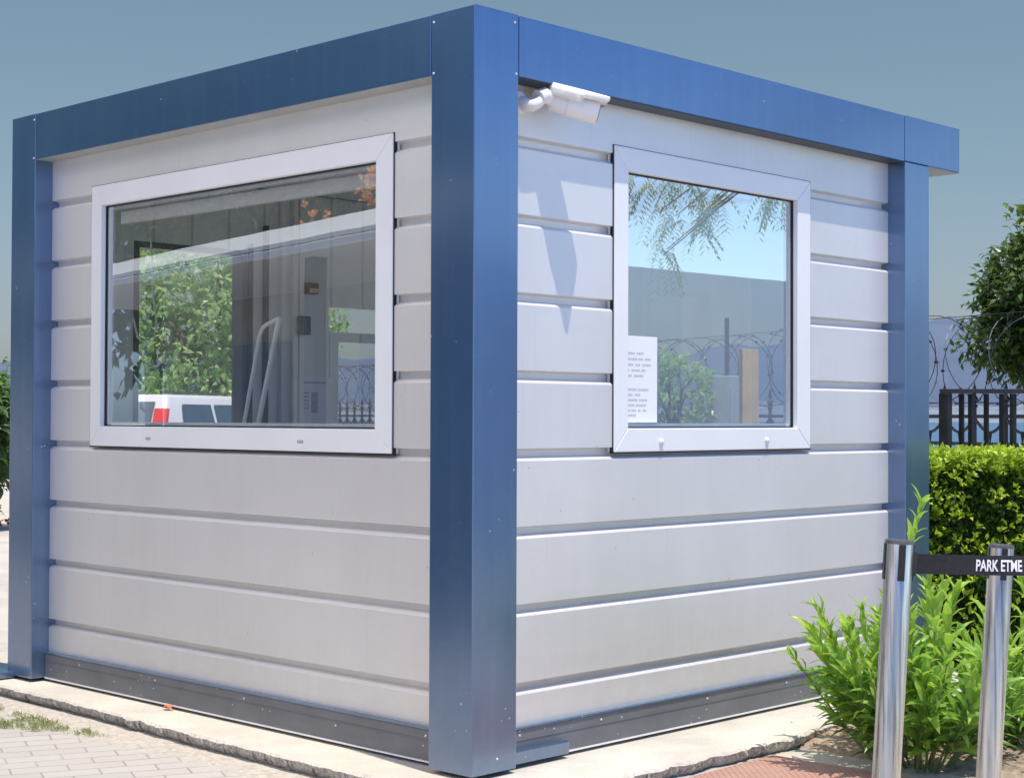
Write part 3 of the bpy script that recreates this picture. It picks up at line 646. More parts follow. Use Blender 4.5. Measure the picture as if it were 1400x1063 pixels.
# security camera
ct = thing('security_camera', 'white bullet security camera under the blue roof beam, pointing out from the wall', 'camera', (0.30,D,2.31))
def camera_unit():
    b0 = Vector((0.412,0.036,2.336)); b1 = Vector((0.541,-0.078,2.294)); d = (b1-b0).normalized()
    sx = d.cross(Vector((0,0,1))).normalized(); up_ = sx.cross(d).normalized()
    Mx = Matrix(((d.x,sx.x,up_.x,b0.x),(d.y,sx.y,up_.y,b0.y),(d.z,sx.z,up_.z,b0.z),(0,0,0,1))); Ln = (b1-b0).length
    mb = MB(); n = 20
    def sec(x, r, sq=0.0, dz=0):
        return [Mx @ Vector((x, r*0.92*math.copysign(abs(math.cos(2*PI*k/n))**0.8, math.cos(2*PI*k/n)), dz + r*math.copysign(abs(math.sin(2*PI*k/n))**0.8, math.sin(2*PI*k/n)))) for k in range(n)]
    prof = [(-0.006,0.022),(0.0,0.031),(0.012,0.036),(0.06,0.038),(0.062,0.041),(0.075,0.041),(0.08,0.040),(Ln-0.012,0.042),(Ln-0.003,0.0415),(Ln,0.038)]
    vs = []; fs = []
    for x,r in prof: vs += sec(x,r)
    for i in range(len(prof)-1):
        for k in range(n): fs.append((i*n+k,i*n+(k+1)%n,(i+1)*n+(k+1)%n,(i+1)*n+k))
    fs += [tuple(range(n)), tuple(range((len(prof)-1)*n,len(prof)*n))]
    body = mb.add(vs,fs).build('body', M['camwhite'], ct, smooth=40)
    # front lens disc
    o = MB(); MB().lathe([(0.034,0.0005),(0.034,0.002),(0.015,0.003)],24,Mx @ Matrix.Translation((Ln,0,0)) @ Matrix.Rotation(PI/2,4,'Y')).build('lens', M['black'], ct, smooth=40)
    # sun shield: curved plate over the body with a step in its side skirt
    mb = MB(); vs=[]; fs=[]; cols = 14
    xs = [-0.016,-0.006,0.100,0.1002,0.116,Ln+0.016,Ln+0.026]
    for i,x in enumerate(xs):
        drop = [0.022,0.032,0.034,0.034,0.016,0.013,0.004][i]; wd = [0.034,0.045,0.050,0.050,0.050,0.050,0.044][i]
        for k in range(cols+1):
            t = -1+2*k/cols; yy = wd*max(-1,min(1,t*1.25)); zz = 0.051 - 0.006*t*t
            if abs(t) > 0.8: zz -= drop*(abs(t)-0.8)/0.2
            vs.append(Mx @ Vector((x,yy,zz)))
    for i in range(len(xs)-1):
        for k in range(cols): a=i*(cols+1)+k; fs.append((a,a+1,a+cols+2,a+cols+1))
    m0 = len(vs); vs2 = [v + up_*0.010 for v in vs]; vs += vs2
    fs += [tuple(x+m0 for x in reversed(f_)) for f_ in fs[:]]
    bl = [i*(cols+1) for i in range(len(xs))]; br = [i*(cols+1)+cols for i in range(len(xs))]; fr_ = list(range(cols+1)); bk = [(len(xs)-1)*(cols+1)+k for k in range(cols+1)]
    for s_ in (bl,br,fr_,bk):
        for a,b in zip(s_,s_[1:]): fs.append((a,b,b+m0,a+m0))
    mb.add(vs,fs).build('sun_shield', M['camwhite'], ct, smooth=40)
    # grip marks and the small pale badge on the side that faces the path
    for k in range(3):
        MB().box((0.022+0.014*k,-0.0385,-0.026),(0.026+0.014*k,-0.034,-0.012),Mx).build('vent_slot', M['black'], ct)
    MB().box((Ln-0.075,-0.0412,0.008),(Ln-0.045,-0.0385,0.013),Mx).build('badge', M['white'], ct)
    # bracket: round base on the wall, swan-neck arm, joint
    Bx = Matrix.Translation((0.292,D-0.001,2.318)) @ Matrix.Rotation(PI/2,4,'X')
    MB().lathe([(0.048,0),(0.048,0.012),(0.040,0.022),(0.026,0.030)],24,Bx).build('bracket_base', M['camwhite'], ct, smooth=40)
    MB().tube([(0.292,D-0.02,2.318),(0.296,0.045,2.306),(0.312,0.030,2.302),(0.336,0.026,2.314),(0.352,0.026,2.328)],[0.024,0.024,0.023,0.021,0.020],14).build('arm', M['camwhite'], ct, smooth=50)
    MB().tube([(0.345,0.030,2.334),(0.372,0.028,2.347),(0.402,0.026,2.340)],[0.030,0.030,0.024],14).build('joint', M['camwhite'], ct, smooth=50)
camera_unit()

# things seen through the glass, inside the cabin
yb = L-D-TH-0.004
t = thing('wall_poster', 'white printed poster with a dark block on the back wall inside the cabin', 'poster', (1.62,yb,1.2))
MB().box((1.56,yb-0.006,1.17),(1.80,yb-0.003,1.42)).build('sheet', M['paper'], t)
mb = MB(); mb.box((1.655,yb-0.008,1.23),(1.70,yb-0.0065,1.34)); [mb.box((1.59,yb-0.008,1.25+0.02*k),(1.64,yb-0.0065,1.26+0.02*k)) for k in range(5)]; mb.box((1.59,yb-0.008,1.385),(1.76,yb-0.0065,1.395))
mb.build('print', M['ink'], t)
t = thing('intercom', 'small dark intercom box on white trunking inside the cabin', 'intercom', (1.56,yb-0.03,1.66))
MB().box((1.535,yb-0.075,1.64),(1.60,yb-0.032,1.74)).build('housing', M['black'], t, bevel=0.008)
MB().box((1.545,yb-0.085,1.66),(1.56,yb-0.0755,1.73)).build('handset', M['alu'], t, bevel=0.004)
t = thing('junction_box', 'small brown box high on the back wall inside the cabin', 'box', (1.63,yb,1.88))
MB().box((1.60,yb-0.05,1.86),(1.67,yb-0.002,1.92)).build('housing', M['brownbox'], t, bevel=0.005)
MB().box((1.607,yb-0.053,1.867),(1.663,yb-0.0505,1.89)).build('cover', M['wood'], t, bevel=0.001)
t = thing('tube_frame', 'bent white tube frame leaning behind the left window glass', 'frame', (0.45,1.2,0.75))
mb = MB(); mb.tube([(0.42,1.96,0.77),(0.42,1.74,1.55),(0.42,1.72,1.585),(0.42,1.69,1.60),(0.42,1.60,1.625)],0.009,8)
mb.build('tube', M['white'], t, smooth=60)
MB().tube([(0.42,1.87,0.77),(0.42,1.62,1.57),(0.42,1.60,1.625)],0.011,8).build('tube', M['white'], t, smooth=60)
MB().box((0.36,1.80,0.752),(0.50,2.03,0.77)).build('base', M['white'], t, bevel=0.004)
t = thing('desk', 'pale desk under the left window inside the cabin', 'desk', (0.45,1.5,0))
MB().box((0.172,0.35,0.72),(0.72,2.72,0.75)).build('desk_top', M['paleplaster'], t, bevel=0.003)
for x,y in ((0.2,0.4),(0.66,0.4),(0.2,2.66),(0.66,2.66)): MB().box((x,y,0.018),(x+0.04,y+0.04,0.72)).build('leg', M['alu'], t, bevel=0.002)
pts = []
for i in range(40):
    a = i/39; pts.append((0.24,2.40-0.16*math.sin(a*PI)*0.9-0.02*a,1.95-0.60*math.sin(a*PI*0.62)))
tag(MB().tube([(0.24,2.30,2.30),(0.24,2.30,2.0),(0.24,2.28,1.75),(0.24,2.25,1.62),(0.24,2.27,1.55),(0.24,2.33,1.53),(0.24,2.40,1.56),(0.24,2.44,1.66)],0.004,6).build('hanging_cable', M['cable'], smooth=60),
    'thin white cable hanging in a loop behind the left window', 'cable')
tag(MB().box((3.38,1.36,GZ),(3.53,1.385,1.585)).build('wooden_board', M['wood'], bevel=0.003), 'narrow upright wooden board seen through the right window', 'board')
# red-orange fallen leaf on the slab
mb = MB(); mb.leaf(Vector((0.035,1.875,-0.006)), Vector((0.3,-0.9,0.10)), Vector((0.1,0,1)), 0.062, 0.028, 0.3, 0.5); mb.leaf(Vector((0.04,1.88,-0.006)), Vector((0.7,-0.5,0.3)), Vector((0,-.5,1)), 0.042, 0.02, 0.3, 0.5)
mb.usetone = False
tag(mb.build('fallen_leaf', M['orangeleaf']), 'small curled orange leaf on the slab by the grey plinth', 'leaf')

# ------------------------------------------------------------------ barrier posts with belt
def stanchion(label, base, top):
    base = Vector(base); top = Vector(top); ax = (top-base); hL = ax.length; ax.normalize()
    t = thing('barrier_post', label, 'barrier post', base, 'steel barrier posts beside the path')
    face = -FW
    sx = face.cross(ax).normalized(); fy = ax.cross(sx).normalized()
    Mx = Matrix(((sx.x,fy.x,ax.x,base.x),(sx.y,fy.y,ax.y,base.y),(sx.z,fy.z,ax.z,base.z),(0,0,0,1)))
    MB().lathe([(0.0315,0.02),(0.0315,hL-0.004),(0.0305,hL-0.001)],40,Mx).build('pole', M['chrome'], t, smooth=40)
    MB().lathe([(0.16,0.0),(0.16,0.008),(0.15,0.014),(0.06,0.028),(0.034,0.034)],40,Matrix.Translation(base)).build('base', M['black'], t, smooth=40)
    MB().lathe([(0.0318,hL-0.004),(0.0322,hL-0.001),(0.0322,hL+0.003),(0.029,hL+0.005)],40,Mx).build('cap', M['capgrey'], t, smooth=40)
    for a in (0,PI/2,PI,3*PI/2):
        Rm = Mx @ Matrix.Rotation(a+0.0,4,'Z')
        MB().box((0.0300,-0.008,hL-0.085),(0.0335,0.008,hL-0.004),Rm).build('belt_slot', M['black'], t, bevel=0.002)
    return t, Mx, hL
lean = RT*0.058
def zc(z): return z
S1b = P(0.813,3.65,GZ); S1t = P(0.870,3.65,0.9315)
s1,m1,h1 = stanchion('larger tilted steel barrier post that the black belt starts from', S1b, S1t)
S2b = P(1.209,4.2,GZ); S2t = P(1.264,4.2,0.880)
s2,m2,h2 = stanchion('thinner looking steel barrier post standing behind the printed black belt', S2b, S2t)
S3b = P(2.145,4.06,GZ); S3t = P(2.20,4.06,0.92)
s3,m3,h3 = stanchion('steel barrier post that holds the far end of the black belt', S3b, S3t)
a = P(0.895,3.645,0.8835); b = P(2.165,4.03,0.875)
bt = thing('barrier_belt', 'black retractable belt printed with white capital letters between the barrier posts', 'belt', a)
mb = MB(); nseg = 40; vs=[]; fs=[]; hb = 0.0225
bd = (b-a); bd.z = 0; blen = bd.length; bd.normalize(); bn = Vector((bd.y,-bd.x,0))
if bn.dot(FW) > 0: bn = -bn
def belt_pt(s, dz, off=0.0):
    t_ = s/blen; p = a.lerp(b,t_); sag = 0.014*4*t_*(1-t_)
    return Vector((p.x,p.y,p.z - sag + dz)) + bn*(off + 0.004*math.sin(t_*9+dz*40))
for i in range(nseg+1):
    s_ = blen*i/nseg
    for dz,off in ((hb,0.001),(hb,-0.001),(-hb,-0.001),(-hb,0.001)): vs.append(belt_pt(s_,dz,off))
for i in range(nseg):
    for k in range(4): fs.append((i*4+k,i*4+(k+1)%4,(i+1)*4+(k+1)%4,(i+1)*4+k))
fs += [(0,1,2,3),(nseg*4,nseg*4+1,nseg*4+2,nseg*4+3)]
web = mb.add(vs,fs).build('webbing', M['belt'], bt, smooth=50)
MB().beam(belt_pt(-0.004,0), belt_pt(0.012,0), 0.012, 0.056).build('end_clip', M['black'], bt, bevel=0.003)
MB().beam(belt_pt(blen-0.03,0), belt_pt(blen+0.004,0), 0.012, 0.056).build('end_clip', M['black'], bt, bevel=0.003)
# stitched edges
def text_mesh(body, size, squeeze, bold):
    cu = bpy.data.curves.new('txt','FONT'); cu.body = body; cu.size = size; cu.offset = bold; cu.fill_mode = 'FRONT'
    ob = bpy.data.objects.new('txt',cu); C.objects.link(ob); bpy.context.view_layer.update()
    dg = bpy.context.evaluated_depsgraph_get(); me = bpy.data.meshes.new_from_object(ob.evaluated_get(dg)); bpy.data.objects.remove(ob)
    vs = [(v.co.x*squeeze, v.co.y) for v in me.vertices]; fs = [tuple(p.vertices) for p in me.polygons]; bpy.data.meshes.remove(me); return vs, fs
tv, tf = text_mesh('PARK ETME', 0.036, 0.66, 0.0009)
x0 = min(v[0] for v in tv); y0 = min(v[1] for v in tv); y1 = max(v[1] for v in tv)
s0 = 0.163
mb = MB(); mb.add([belt_pt(s0+x-x0, y-(y0+y1)/2, 0.0016) for x,y in tv], tf)
M['print'] = simple('white_print', (0.85,0.85,0.85), 0.6, 0, 0.05, 40, 0)
mb.build('lettering', M['print'], bt)

# ------------------------------------------------------------------ plants
def rnd_dir(r=R_):
    while True:
        v = Vector((r.uniform(-1,1),r.uniform(-1,1),r.uniform(-1,1)))
        if 0.05 < v.length < 1: return v.normalized()
def oleander(name, label, base, stems, hgt, spread, seed, tall=None):
    r = random.Random(seed); t = thing(name, label, 'shrub', base); base = Vector(base)
    sm = MB(); lf = MB()
    def shoot(p0, d0, L, leafL, bare=0.25):
        p = Vector(p0); d = Vector(d0).normalized(); pts=[p.copy()]; n = max(5,int(L/0.05))
        for i in range(n):
            d = (d + Vector((r.uniform(-.10,.10),r.uniform(-.10,.10),0.05))).normalized(); p = p + d*(L/n); pts.append(p.copy())
            f = (i+1)/n
            if f > bare:
                ph = r.uniform(0,6.28)
                for k in range(3 if f<0.96 else 5):
                    a_ = ph + 2*PI*k/3 + r.uniform(-.3,.3)
                    u = d.cross(Vector((0.2,0.1,1))).normalized(); v = d.cross(u)
                    rad = u*math.cos(a_)+v*math.sin(a_)
                    ld_ = (rad*(1.0 if f<0.8 else 0.55) + d*(0.75 if f<0.8 else 1.2) + Vector((0,0,0.15))).normalized()
                    ll = leafL*r.uniform(.7,1.15)*(1.0 if f<0.85 else 0.85)
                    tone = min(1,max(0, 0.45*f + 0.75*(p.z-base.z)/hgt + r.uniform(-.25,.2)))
                    # two-piece lanceolate leaf with an arching blade
                    lance(lf, p, ld_, d, ll, ll*r.uniform(.17,.245), r.uniform(0.02,0.30), tone)
        sm.tube(pts, [0.006*(1-0.7*i/len(pts)) for i in range(len(pts))], 5, False)
    for s in range(stems):
        a_ = r.uniform(0,6.28); rad = spread*math.sqrt(r.random())
        out = Vector((math.cos(a_),math.sin(a_),0))
        lean_ = 0.15 + 0.85*rad/spread
        hh = hgt*r.uniform(.55,1.05)*(1-0.35*(rad/spread)**2)
        b0 = base + out*(0.25*rad)
        shoot(b0, out*lean_*spread/hgt*1.1 + Vector((0,0,1)), hh, r.uniform(.11,.18), r.uniform(.12,.4))
    if tall:
        r.seed(99)
        for q,L in tall: shoot(base+Vector((q[0],q[1],0)), Vector((q[2],q[3],1)), L, 0.15, 0.74)
    sm.build('stem', M['stem'], t, smooth=60); lf.build('foliage', M['leaf_ole'], t)
    return t
def lance(mb, p, d, nrm, L, Wd, arch, tone):
    d = d.normalized(); side = d.cross(nrm)
    if side.length < 1e-3: side = d.cross(Vector((0.3,0.9,0.1)))
    side.normalize(); up_ = side.cross(d).normalized()
    if up_.z < 0: up_ = -up_
    ts = [0,0.2,0.5,0.8,1.0]; ws = [0.12,0.75,1.0,0.55,0.0]; rows=[]
    for t_,w_ in zip(ts,ws):
        c = p + d*L*t_ + up_*(0.12*L*math.sin(t_*PI)) - Vector((0,0,1))*(arch*L*t_*t_)
        rows.append((c+side*Wd*0.5*w_+up_*Wd*0.14*w_, c-up_*Wd*0.06, c-side*Wd*0.5*w_+up_*Wd*0.14*w_))
    vs = [q for rw in rows for q in rw]; fs=[]
    for i in range(4):
        o=i*3; fs += [(o,o+1,o+4,o+3),(o+1,o+2,o+5,o+4)]
    mb.add(vs, fs, tone)
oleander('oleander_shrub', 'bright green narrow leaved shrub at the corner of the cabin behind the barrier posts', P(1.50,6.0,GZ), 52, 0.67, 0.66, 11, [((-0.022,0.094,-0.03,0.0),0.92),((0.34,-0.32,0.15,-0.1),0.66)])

oleander('oleander_shrub', 'lower narrow leaved shrub at the right edge behind the second barrier post', P(2.02,6.35,GZ), 36, 0.50, 0.46, 23)
def crown(mb, center, rad, n_clump, per, leafL, leafW, r, lobes=6, zs=1.0, droop=0.3, shell=0.55, up=0.25, tone_b=0.0):
    cen = Vector(center)
    lob = [(rnd_dir(r), r.uniform(.10,.28)) for _ in range(lobes)]
    for i in range(n_clump):
        d = rnd_dir(r); k = 1.0
        for ld_, am in lob: k += am*max(0,d.dot(ld_))**4 - 0.04
        k += 0.16*noise.noise(d*3.1+cen)
        rr = k*(shell+(1-shell)*r.random()**0.6)
        c = cen + Vector((d.x*rad[0],d.y*rad[1],d.z*rad[2]))*rr
        for j in range(per):
            o = rnd_dir(r)*leafL*1.5*r.random(); p = c+o
            ld_ = (d*0.8 + rnd_dir(r)*0.9 + Vector((0,0,-droop))).normalized()
            nn = (Vector((0,0,1)) + d*0.5 + rnd_dir(r)*0.5)
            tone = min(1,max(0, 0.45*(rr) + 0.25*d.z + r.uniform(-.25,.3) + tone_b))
            mb.leaf(p, ld_, nn, leafL*r.uniform(.7,1.2), leafW*r.uniform(.7,1.2), r.uniform(0.0,.25), tone)
def limbs(mb, base, top, r0, cen, rad, n, r):
    base=Vector(base); top=Vector(top)
    mb.tube([base, base.lerp(top,.5)+Vector((r.uniform(-.04,.04),r.uniform(-.04,.04),0)), top],[r0,r0*.8,r0*.6],10)
    for i in range(n):
        d = rnd_dir(r); d.z = abs(d.z)*0.8+0.1
        e_ = Vector(cen)+Vector((d.x*rad[0],d.y*rad[1],d.z*rad[2]))*0.75; m_ = top.lerp(e_,.5)+Vector((0,0,.08))
        s_ = base.lerp(top,r.uniform(.7,1))
        mb.tube([s_,m_,e_],[r0*.45,r0*.28,r0*.08],6)
def tree(name, label, base, cen, rad, clumps, per, lL, lW, mat, r0, seed, group=None, extra=None, **kw):
    r = random.Random(seed); t = thing(name, label, 'tree', base, group)
    b = MB(); limbs(b, base, Vector((base[0],base[1],cen[2]-rad[2]*0.5)), r0, cen, rad, 9, r); b.build('trunk', M['bark'], t, smooth=60)
    m = MB(); crown(m, cen, rad, clumps, per, lL, lW, r, **kw)
    if extra: extra(m, r)
    m.build('crown', mat, t); return t
tc = P(3.32,9.75,1.885)
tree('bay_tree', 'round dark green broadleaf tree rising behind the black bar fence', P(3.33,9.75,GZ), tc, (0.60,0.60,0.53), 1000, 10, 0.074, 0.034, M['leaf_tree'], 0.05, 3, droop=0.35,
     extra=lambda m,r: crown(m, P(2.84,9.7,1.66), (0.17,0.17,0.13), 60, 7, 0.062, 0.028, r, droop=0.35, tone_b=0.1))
# hedge
def hedge():
    r = random.Random(5); t = thing('clipped_hedge', 'neatly clipped boxy hedge with bright lime top beside the blue corner post', 'hedge', P(2.6,8.2,GZ))
    core = MB(); l0,l1,d0,d1,zt = 1.95,4.3,7.95,8.65,1.045
    lf = MB()
    M_ = Matrix(((RT.x,FW.x,0,CAM.x),(RT.y,FW.y,0,CAM.y),(0,0,1,0),(0,0,0,1)))
    core.box((l0+.07,d0+.08,GZ),(l1-.07,d1-.07,zt-.08),M_); core.build('shade_core', M['gloom'], t)  # near-black box put in as the shade between the leaves
    def lv(lat,dd,z,out,tone,big=1.0):
        p = P(lat,dd,z); o = (RT*out[0]+FW*out[1]+Vector((0,0,out[2])))
        d = (o*(0.8 if out[2] < 0.9 else 0.05)+rnd_dir(r)*0.8+Vector((0,0,.35 if out[2] < 0.9 else 0.15))).normalized()
        lf.leaf(p, d, (o+rnd_dir(r)*0.5+Vector((0,0,.6))), r.uniform(.028,.050)*big, r.uniform(.015,.024)*big, r.uniform(0,.2), min(1,max(0,tone)), 0.3)
    for i in range(13000):                                         # top
        lat = r.uniform(l0,l1); dd = r.uniform(d0,d1); lv(lat,dd,zt-0.035+0.02*noise.noise(Vector((lat*5,dd*5,0)))+r.uniform(-.05,.03),(0,0,1),r.uniform(.72,1.0))
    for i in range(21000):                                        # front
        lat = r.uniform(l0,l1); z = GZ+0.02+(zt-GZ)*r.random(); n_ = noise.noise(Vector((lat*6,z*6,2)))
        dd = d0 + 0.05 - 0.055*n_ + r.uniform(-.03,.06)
        hi = max(0,(z-(zt-0.16))/0.16); lv(lat,dd,z,(0,-1,0), 0.20+0.66*hi+max(0,n_)*0.42+r.uniform(-.1,.25))  # front leaves lighten towards the top, sunlight put into the leaf colour
    for i in range(700):                                          # fresh shoots that stick out of the face
        lat = r.uniform(l0,l1); z = r.uniform(0.15,zt-0.02); q = r.uniform(-.01,.03)
        for k in range(5): lv(lat+r.uniform(-.015,.015), d0-0.01-q, z+r.uniform(-.015,.015),(0,-1,.3), r.uniform(.65,1.0),0.95)
    for side,ll in ((-1,l0),(1,l1)):
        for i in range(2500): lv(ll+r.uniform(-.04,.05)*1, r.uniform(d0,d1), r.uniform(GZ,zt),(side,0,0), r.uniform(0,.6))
    lf.build('foliage', M['leaf_hedge'], t)
hedge()

# tree and car seen through the cabin
tree('citrus_tree', 'bushy light green tree seen through the left window behind the white car', P(-4.1,22.5,GZ), P(-4.1,22.5,2.6), (2.1,2.1,1.9), 2000, 10, 0.135, 0.060, M['leaf_bright'], 0.11, 8, droop=0.35, tone_b=0.12)
tree('fruit_tree', 'small leafy tree seen through the right window beside the paper notice', P(1.13,11.5,GZ), P(1.13,11.5,1.35), (0.34,0.34,0.36), 130, 8, 0.085, 0.038, M['leaf_bright'], 0.03, 9, droop=0.3)
def flowering():
    r = random.Random(31); b = P(-6.35,18,GZ); t = thing('flowering_shrub', 'green shrub with small red flowers beyond the left corner post', 'shrub', b)
    sm = MB(); limbs(sm, b, b+Vector((0,0,.5)), 0.04, b+Vector((0,0,.95)), (.9,.9,.9), 8, r); sm.build('stem', M['bark'], t, smooth=60)
    m = MB(); crown(m, b+Vector((.05,0,1.2)), (1.08,1.08,1.0), 1300, 9, 0.12, 0.055, r); crown(m, b+Vector((-.2,0,.6)), (.8,.8,.7), 500, 8, 0.12, 0.055, r, tone_b=-.3); m.build('foliage', M['leaf_mid'], t)
    for i in range(22):
        f = MB(); d = rnd_dir(r); p = b+Vector((0,0,.35))+Vector((d.x*1.0,d.y*1.0,d.z*.5))
        for k in range(5): f.leaf(p, rnd_dir(r), rnd_dir(r), .06,.045,.1,r.random())
        f.build('flower', M['flower_red'], t)
flowering()
def car():
    base = P(-3.84,18,GZ); t = thing('white_car', 'white parked car with a tall red tail light seen through the left window', 'car', base)
    hd = (RT*0.30+FW*0.954).normalized(); sd = Vector((hd.y,-hd.x,0))       # heading and right side
    if sd.dot(RT) < 0: sd = -sd
    M_ = Matrix(((hd.x,-sd.x,0,base.x),(hd.y,-sd.y,0,base.y),(0,0,1,GZ),(0,0,0,1)))   # local x forward, y to the car's left, right side at y=0
    Wc = 1.72
    prof = [(0.05,0.32),(0.0,0.55),(0.02,0.95),(0.10,1.02),(2.9,1.02),(3.9,0.92),(4.1,0.72),(4.12,0.35),(3.9,0.24),(0.2,0.24)]
    vs = [M_ @ Vector((x,0,z)) for x,z in prof]+[M_ @ Vector((x,Wc,z)) for x,z in prof]; n=len(prof)
    MB().add(vs,[tuple(range(n)),tuple(range(n,2*n))]+[(i,(i+1)%n,(i+1)%n+n,i+n) for i in range(n)]).build('body', M['carpaint'], t, bevel=0.06, smooth=40, seg=3)
    lo_ = [(0.06,0.05),(3.05,0.05),(3.05,Wc-.05),(0.06,Wc-.05)]; hi_ = [(0.42,0.20),(2.15,0.20),(2.15,Wc-.20),(0.42,Wc-.20)]
    vs = [M_ @ Vector((x,y,1.0)) for x,y in lo_]+[M_ @ Vector((x,y,1.52)) for x,y in hi_]
    MB().add(vs,[(0,1,2,3),(4,5,6,7)]+[(i,(i+1)%4,(i+1)%4+4,i+4) for i in range(4)]).build('cabin', M['carpaint'], t, bevel=0.05, smooth=40, seg=3)
    def glass(a,b,c,d,off): 
        v = [M_ @ (Vector(q)+Vector(off)) for q in (a,b,c,d)]; MB().add(v,[(0,1,2,3)]).build('car_window', M['carglass'], t)
    def on_side(x,f,y0=0.05,y1=0.20): return (x, y0+(y1-y0)*f, 1.0+0.52*f)
    q = lambda x,f: on_side(x,f)
    glass(q(0.55,.10),q(1.35,.10),q(1.35,.78),q(0.66,.78),(0,-0.012,0.004)); glass(q(1.43,.10),q(2.45,.10),q(2.0,.78),q(1.43,.78),(0,-0.012,0.004))
    glass((0.095,.26,1.05),(0.095,Wc-.26,1.05),(0.36,Wc-.32,1.43),(0.36,.32,1.43),(-0.014,0,0.006))
    glass((2.95,.15,1.05),(2.95,Wc-.15,1.05),(2.30,Wc-.26,1.44),(2.30,.26,1.44),(0.02,0,0.02))
    for y0_,y1_ in ((0.03,0.21),(Wc-0.21,Wc-0.03)):
        vs=[]
        for x,z,s_ in ((0.015,0.80,0),(0.06,1.0,0),(0.30,1.36,0.09)):
            yy0 = y0_+(s_ if y0_<.5 else -s_*0.0); yy1 = y1_+(s_*0.9 if y0_<.5 else -s_)
            vs += [M_ @ Vector((x-0.035,yy0,z)),M_ @ Vector((x-0.035,yy1,z)),M_ @ Vector((x+0.03,yy1,z)),M_ @ Vector((x+0.03,yy0,z))]
        fs=[(0,1,2,3),(8,9,10,11)]
        for i in (0,4):
            for k in range(4): fs.append((i+k,i+(k+1)%4,i+4+(k+1)%4,i+4+k))
        MB().add(vs,fs).build('tail_light', M['redlens'], t, bevel=0.012)
    for x in (0.78,3.25):
        for y in (0.02,Wc-0.02):
            Wm = M_ @ Matrix.Translation((x,y-0.1,0.31)) @ Matrix.Rotation(-PI/2,4,'X')
            o = MB().lathe([(0.20,0.0),(0.29,0.005),(0.31,0.03),(0.31,0.17),(0.29,0.195),(0.20,0.20)],28,Wm).build('wheel', M['tyre'], t, smooth=40)
            MB().lathe([(0.19,-0.003),(0.19,0.203)],20,Wm).build('rim', M['alu'], o, smooth=40)
    MB().box((0.5,0.32,1.535),(1.9,0.35,1.56),M_).build('roof_rail', M['alu'], t, bevel=0.006)
    MB().box((0.5,Wc-.35,1.535),(1.9,Wc-.32,1.56),M_).build('roof_rail', M['alu'], t, bevel=0.006)
    MB().box((-0.03,0.1,0.35),(0.10,Wc-.1,0.52),M_).build('bumper', M['carpaint'], t, bevel=0.03)
car()
# grey meter cabinet on a pole
t = thing('meter_cabinet', 'grey cabinet with a thin pole seen through the right window', 'cabinet', P(1.48,11.2,GZ))
b0 = P(1.48,11.2,0); 
mb = MB(); mb.box((b0.x-.07,b0.y-.07,GZ),(b0.x+.07,b0.y+.07,1.50)); mb.build('housing', M['greycap'], t, bevel=0.006)
MB().tube([(b0.x,b0.y,1.50),(b0.x,b0.y,1.90)],0.016,10).build('pole', M['alu'], t, smooth=50)
MB().box((b0.x-.06,b0.y-.076,0.9),(b0.x+.05,b0.y-.0705,1.42)).build('door', M['greycap'], t, bevel=0.002)

# ------------------------------------------------------------------ fences
def ornate():
    t = thing('iron_fence', 'black wrought iron fence with pointed finials along the shore', 'fence', fA)
    a0 = -1.9; a1 = 17.0; zr = 1.225
    F = lambda s,z,o=0: Vector((fA.x+fd.x*s+fn.x*o, fA.y+fd.y*s+fn.y*o, z))
    MB().beam(F(a0,zr),F(a1,zr),0.02,0.022).build('rail', M['iron'], t); MB().beam(F(a0,0.15),F(a1,0.15),0.02,0.03).build('rail', M['iron'], t)
    MB().beam(F(a0,1.06),F(a1,1.06),0.02,0.022).build('rail', M['iron'], t)
    scr = MB(); step = 0.27; n = int((a1-a0)/step); bars = MB(); fin = MB()
    for i in range(n+1):
        s = a0+i*step
        b = MB(); b.beam(F(s,GZ),F(s,1.29),0.018,0.018)
        Mx = Matrix.Translation(F(s,1.27))
        b.lathe([(0.006,0),(0.020,0.012),(0.020,0.02),(0.008,0.03),(0.026,0.055),(0.014,0.075),(0.008,0.085),(0.016,0.10),(0.001,0.16)],8,Mx)
        b.build('finial_bar', M['iron'], t)
        if i < n:
            c = MB()
            m_ = s+step/2
            pts = [F(s, zr-0.01)]+[F(s+(step/2)*k/8, zr-0.01-0.085*math.sin(k/8*PI/2)) for k in range(1,9)]
            c.tube(pts,0.009,6); c.tube([F(2*m_-(s+(step/2)*k/8), zr-0.01-0.085*math.sin(k/8*PI/2)) for k in range(0,9)],0.009,6)
            c.tube([F(m_,zr-0.09),F(m_,zr-0.16)],[0.014,0.003],6)
            c.build('scroll', M['iron'], t)
ornate()
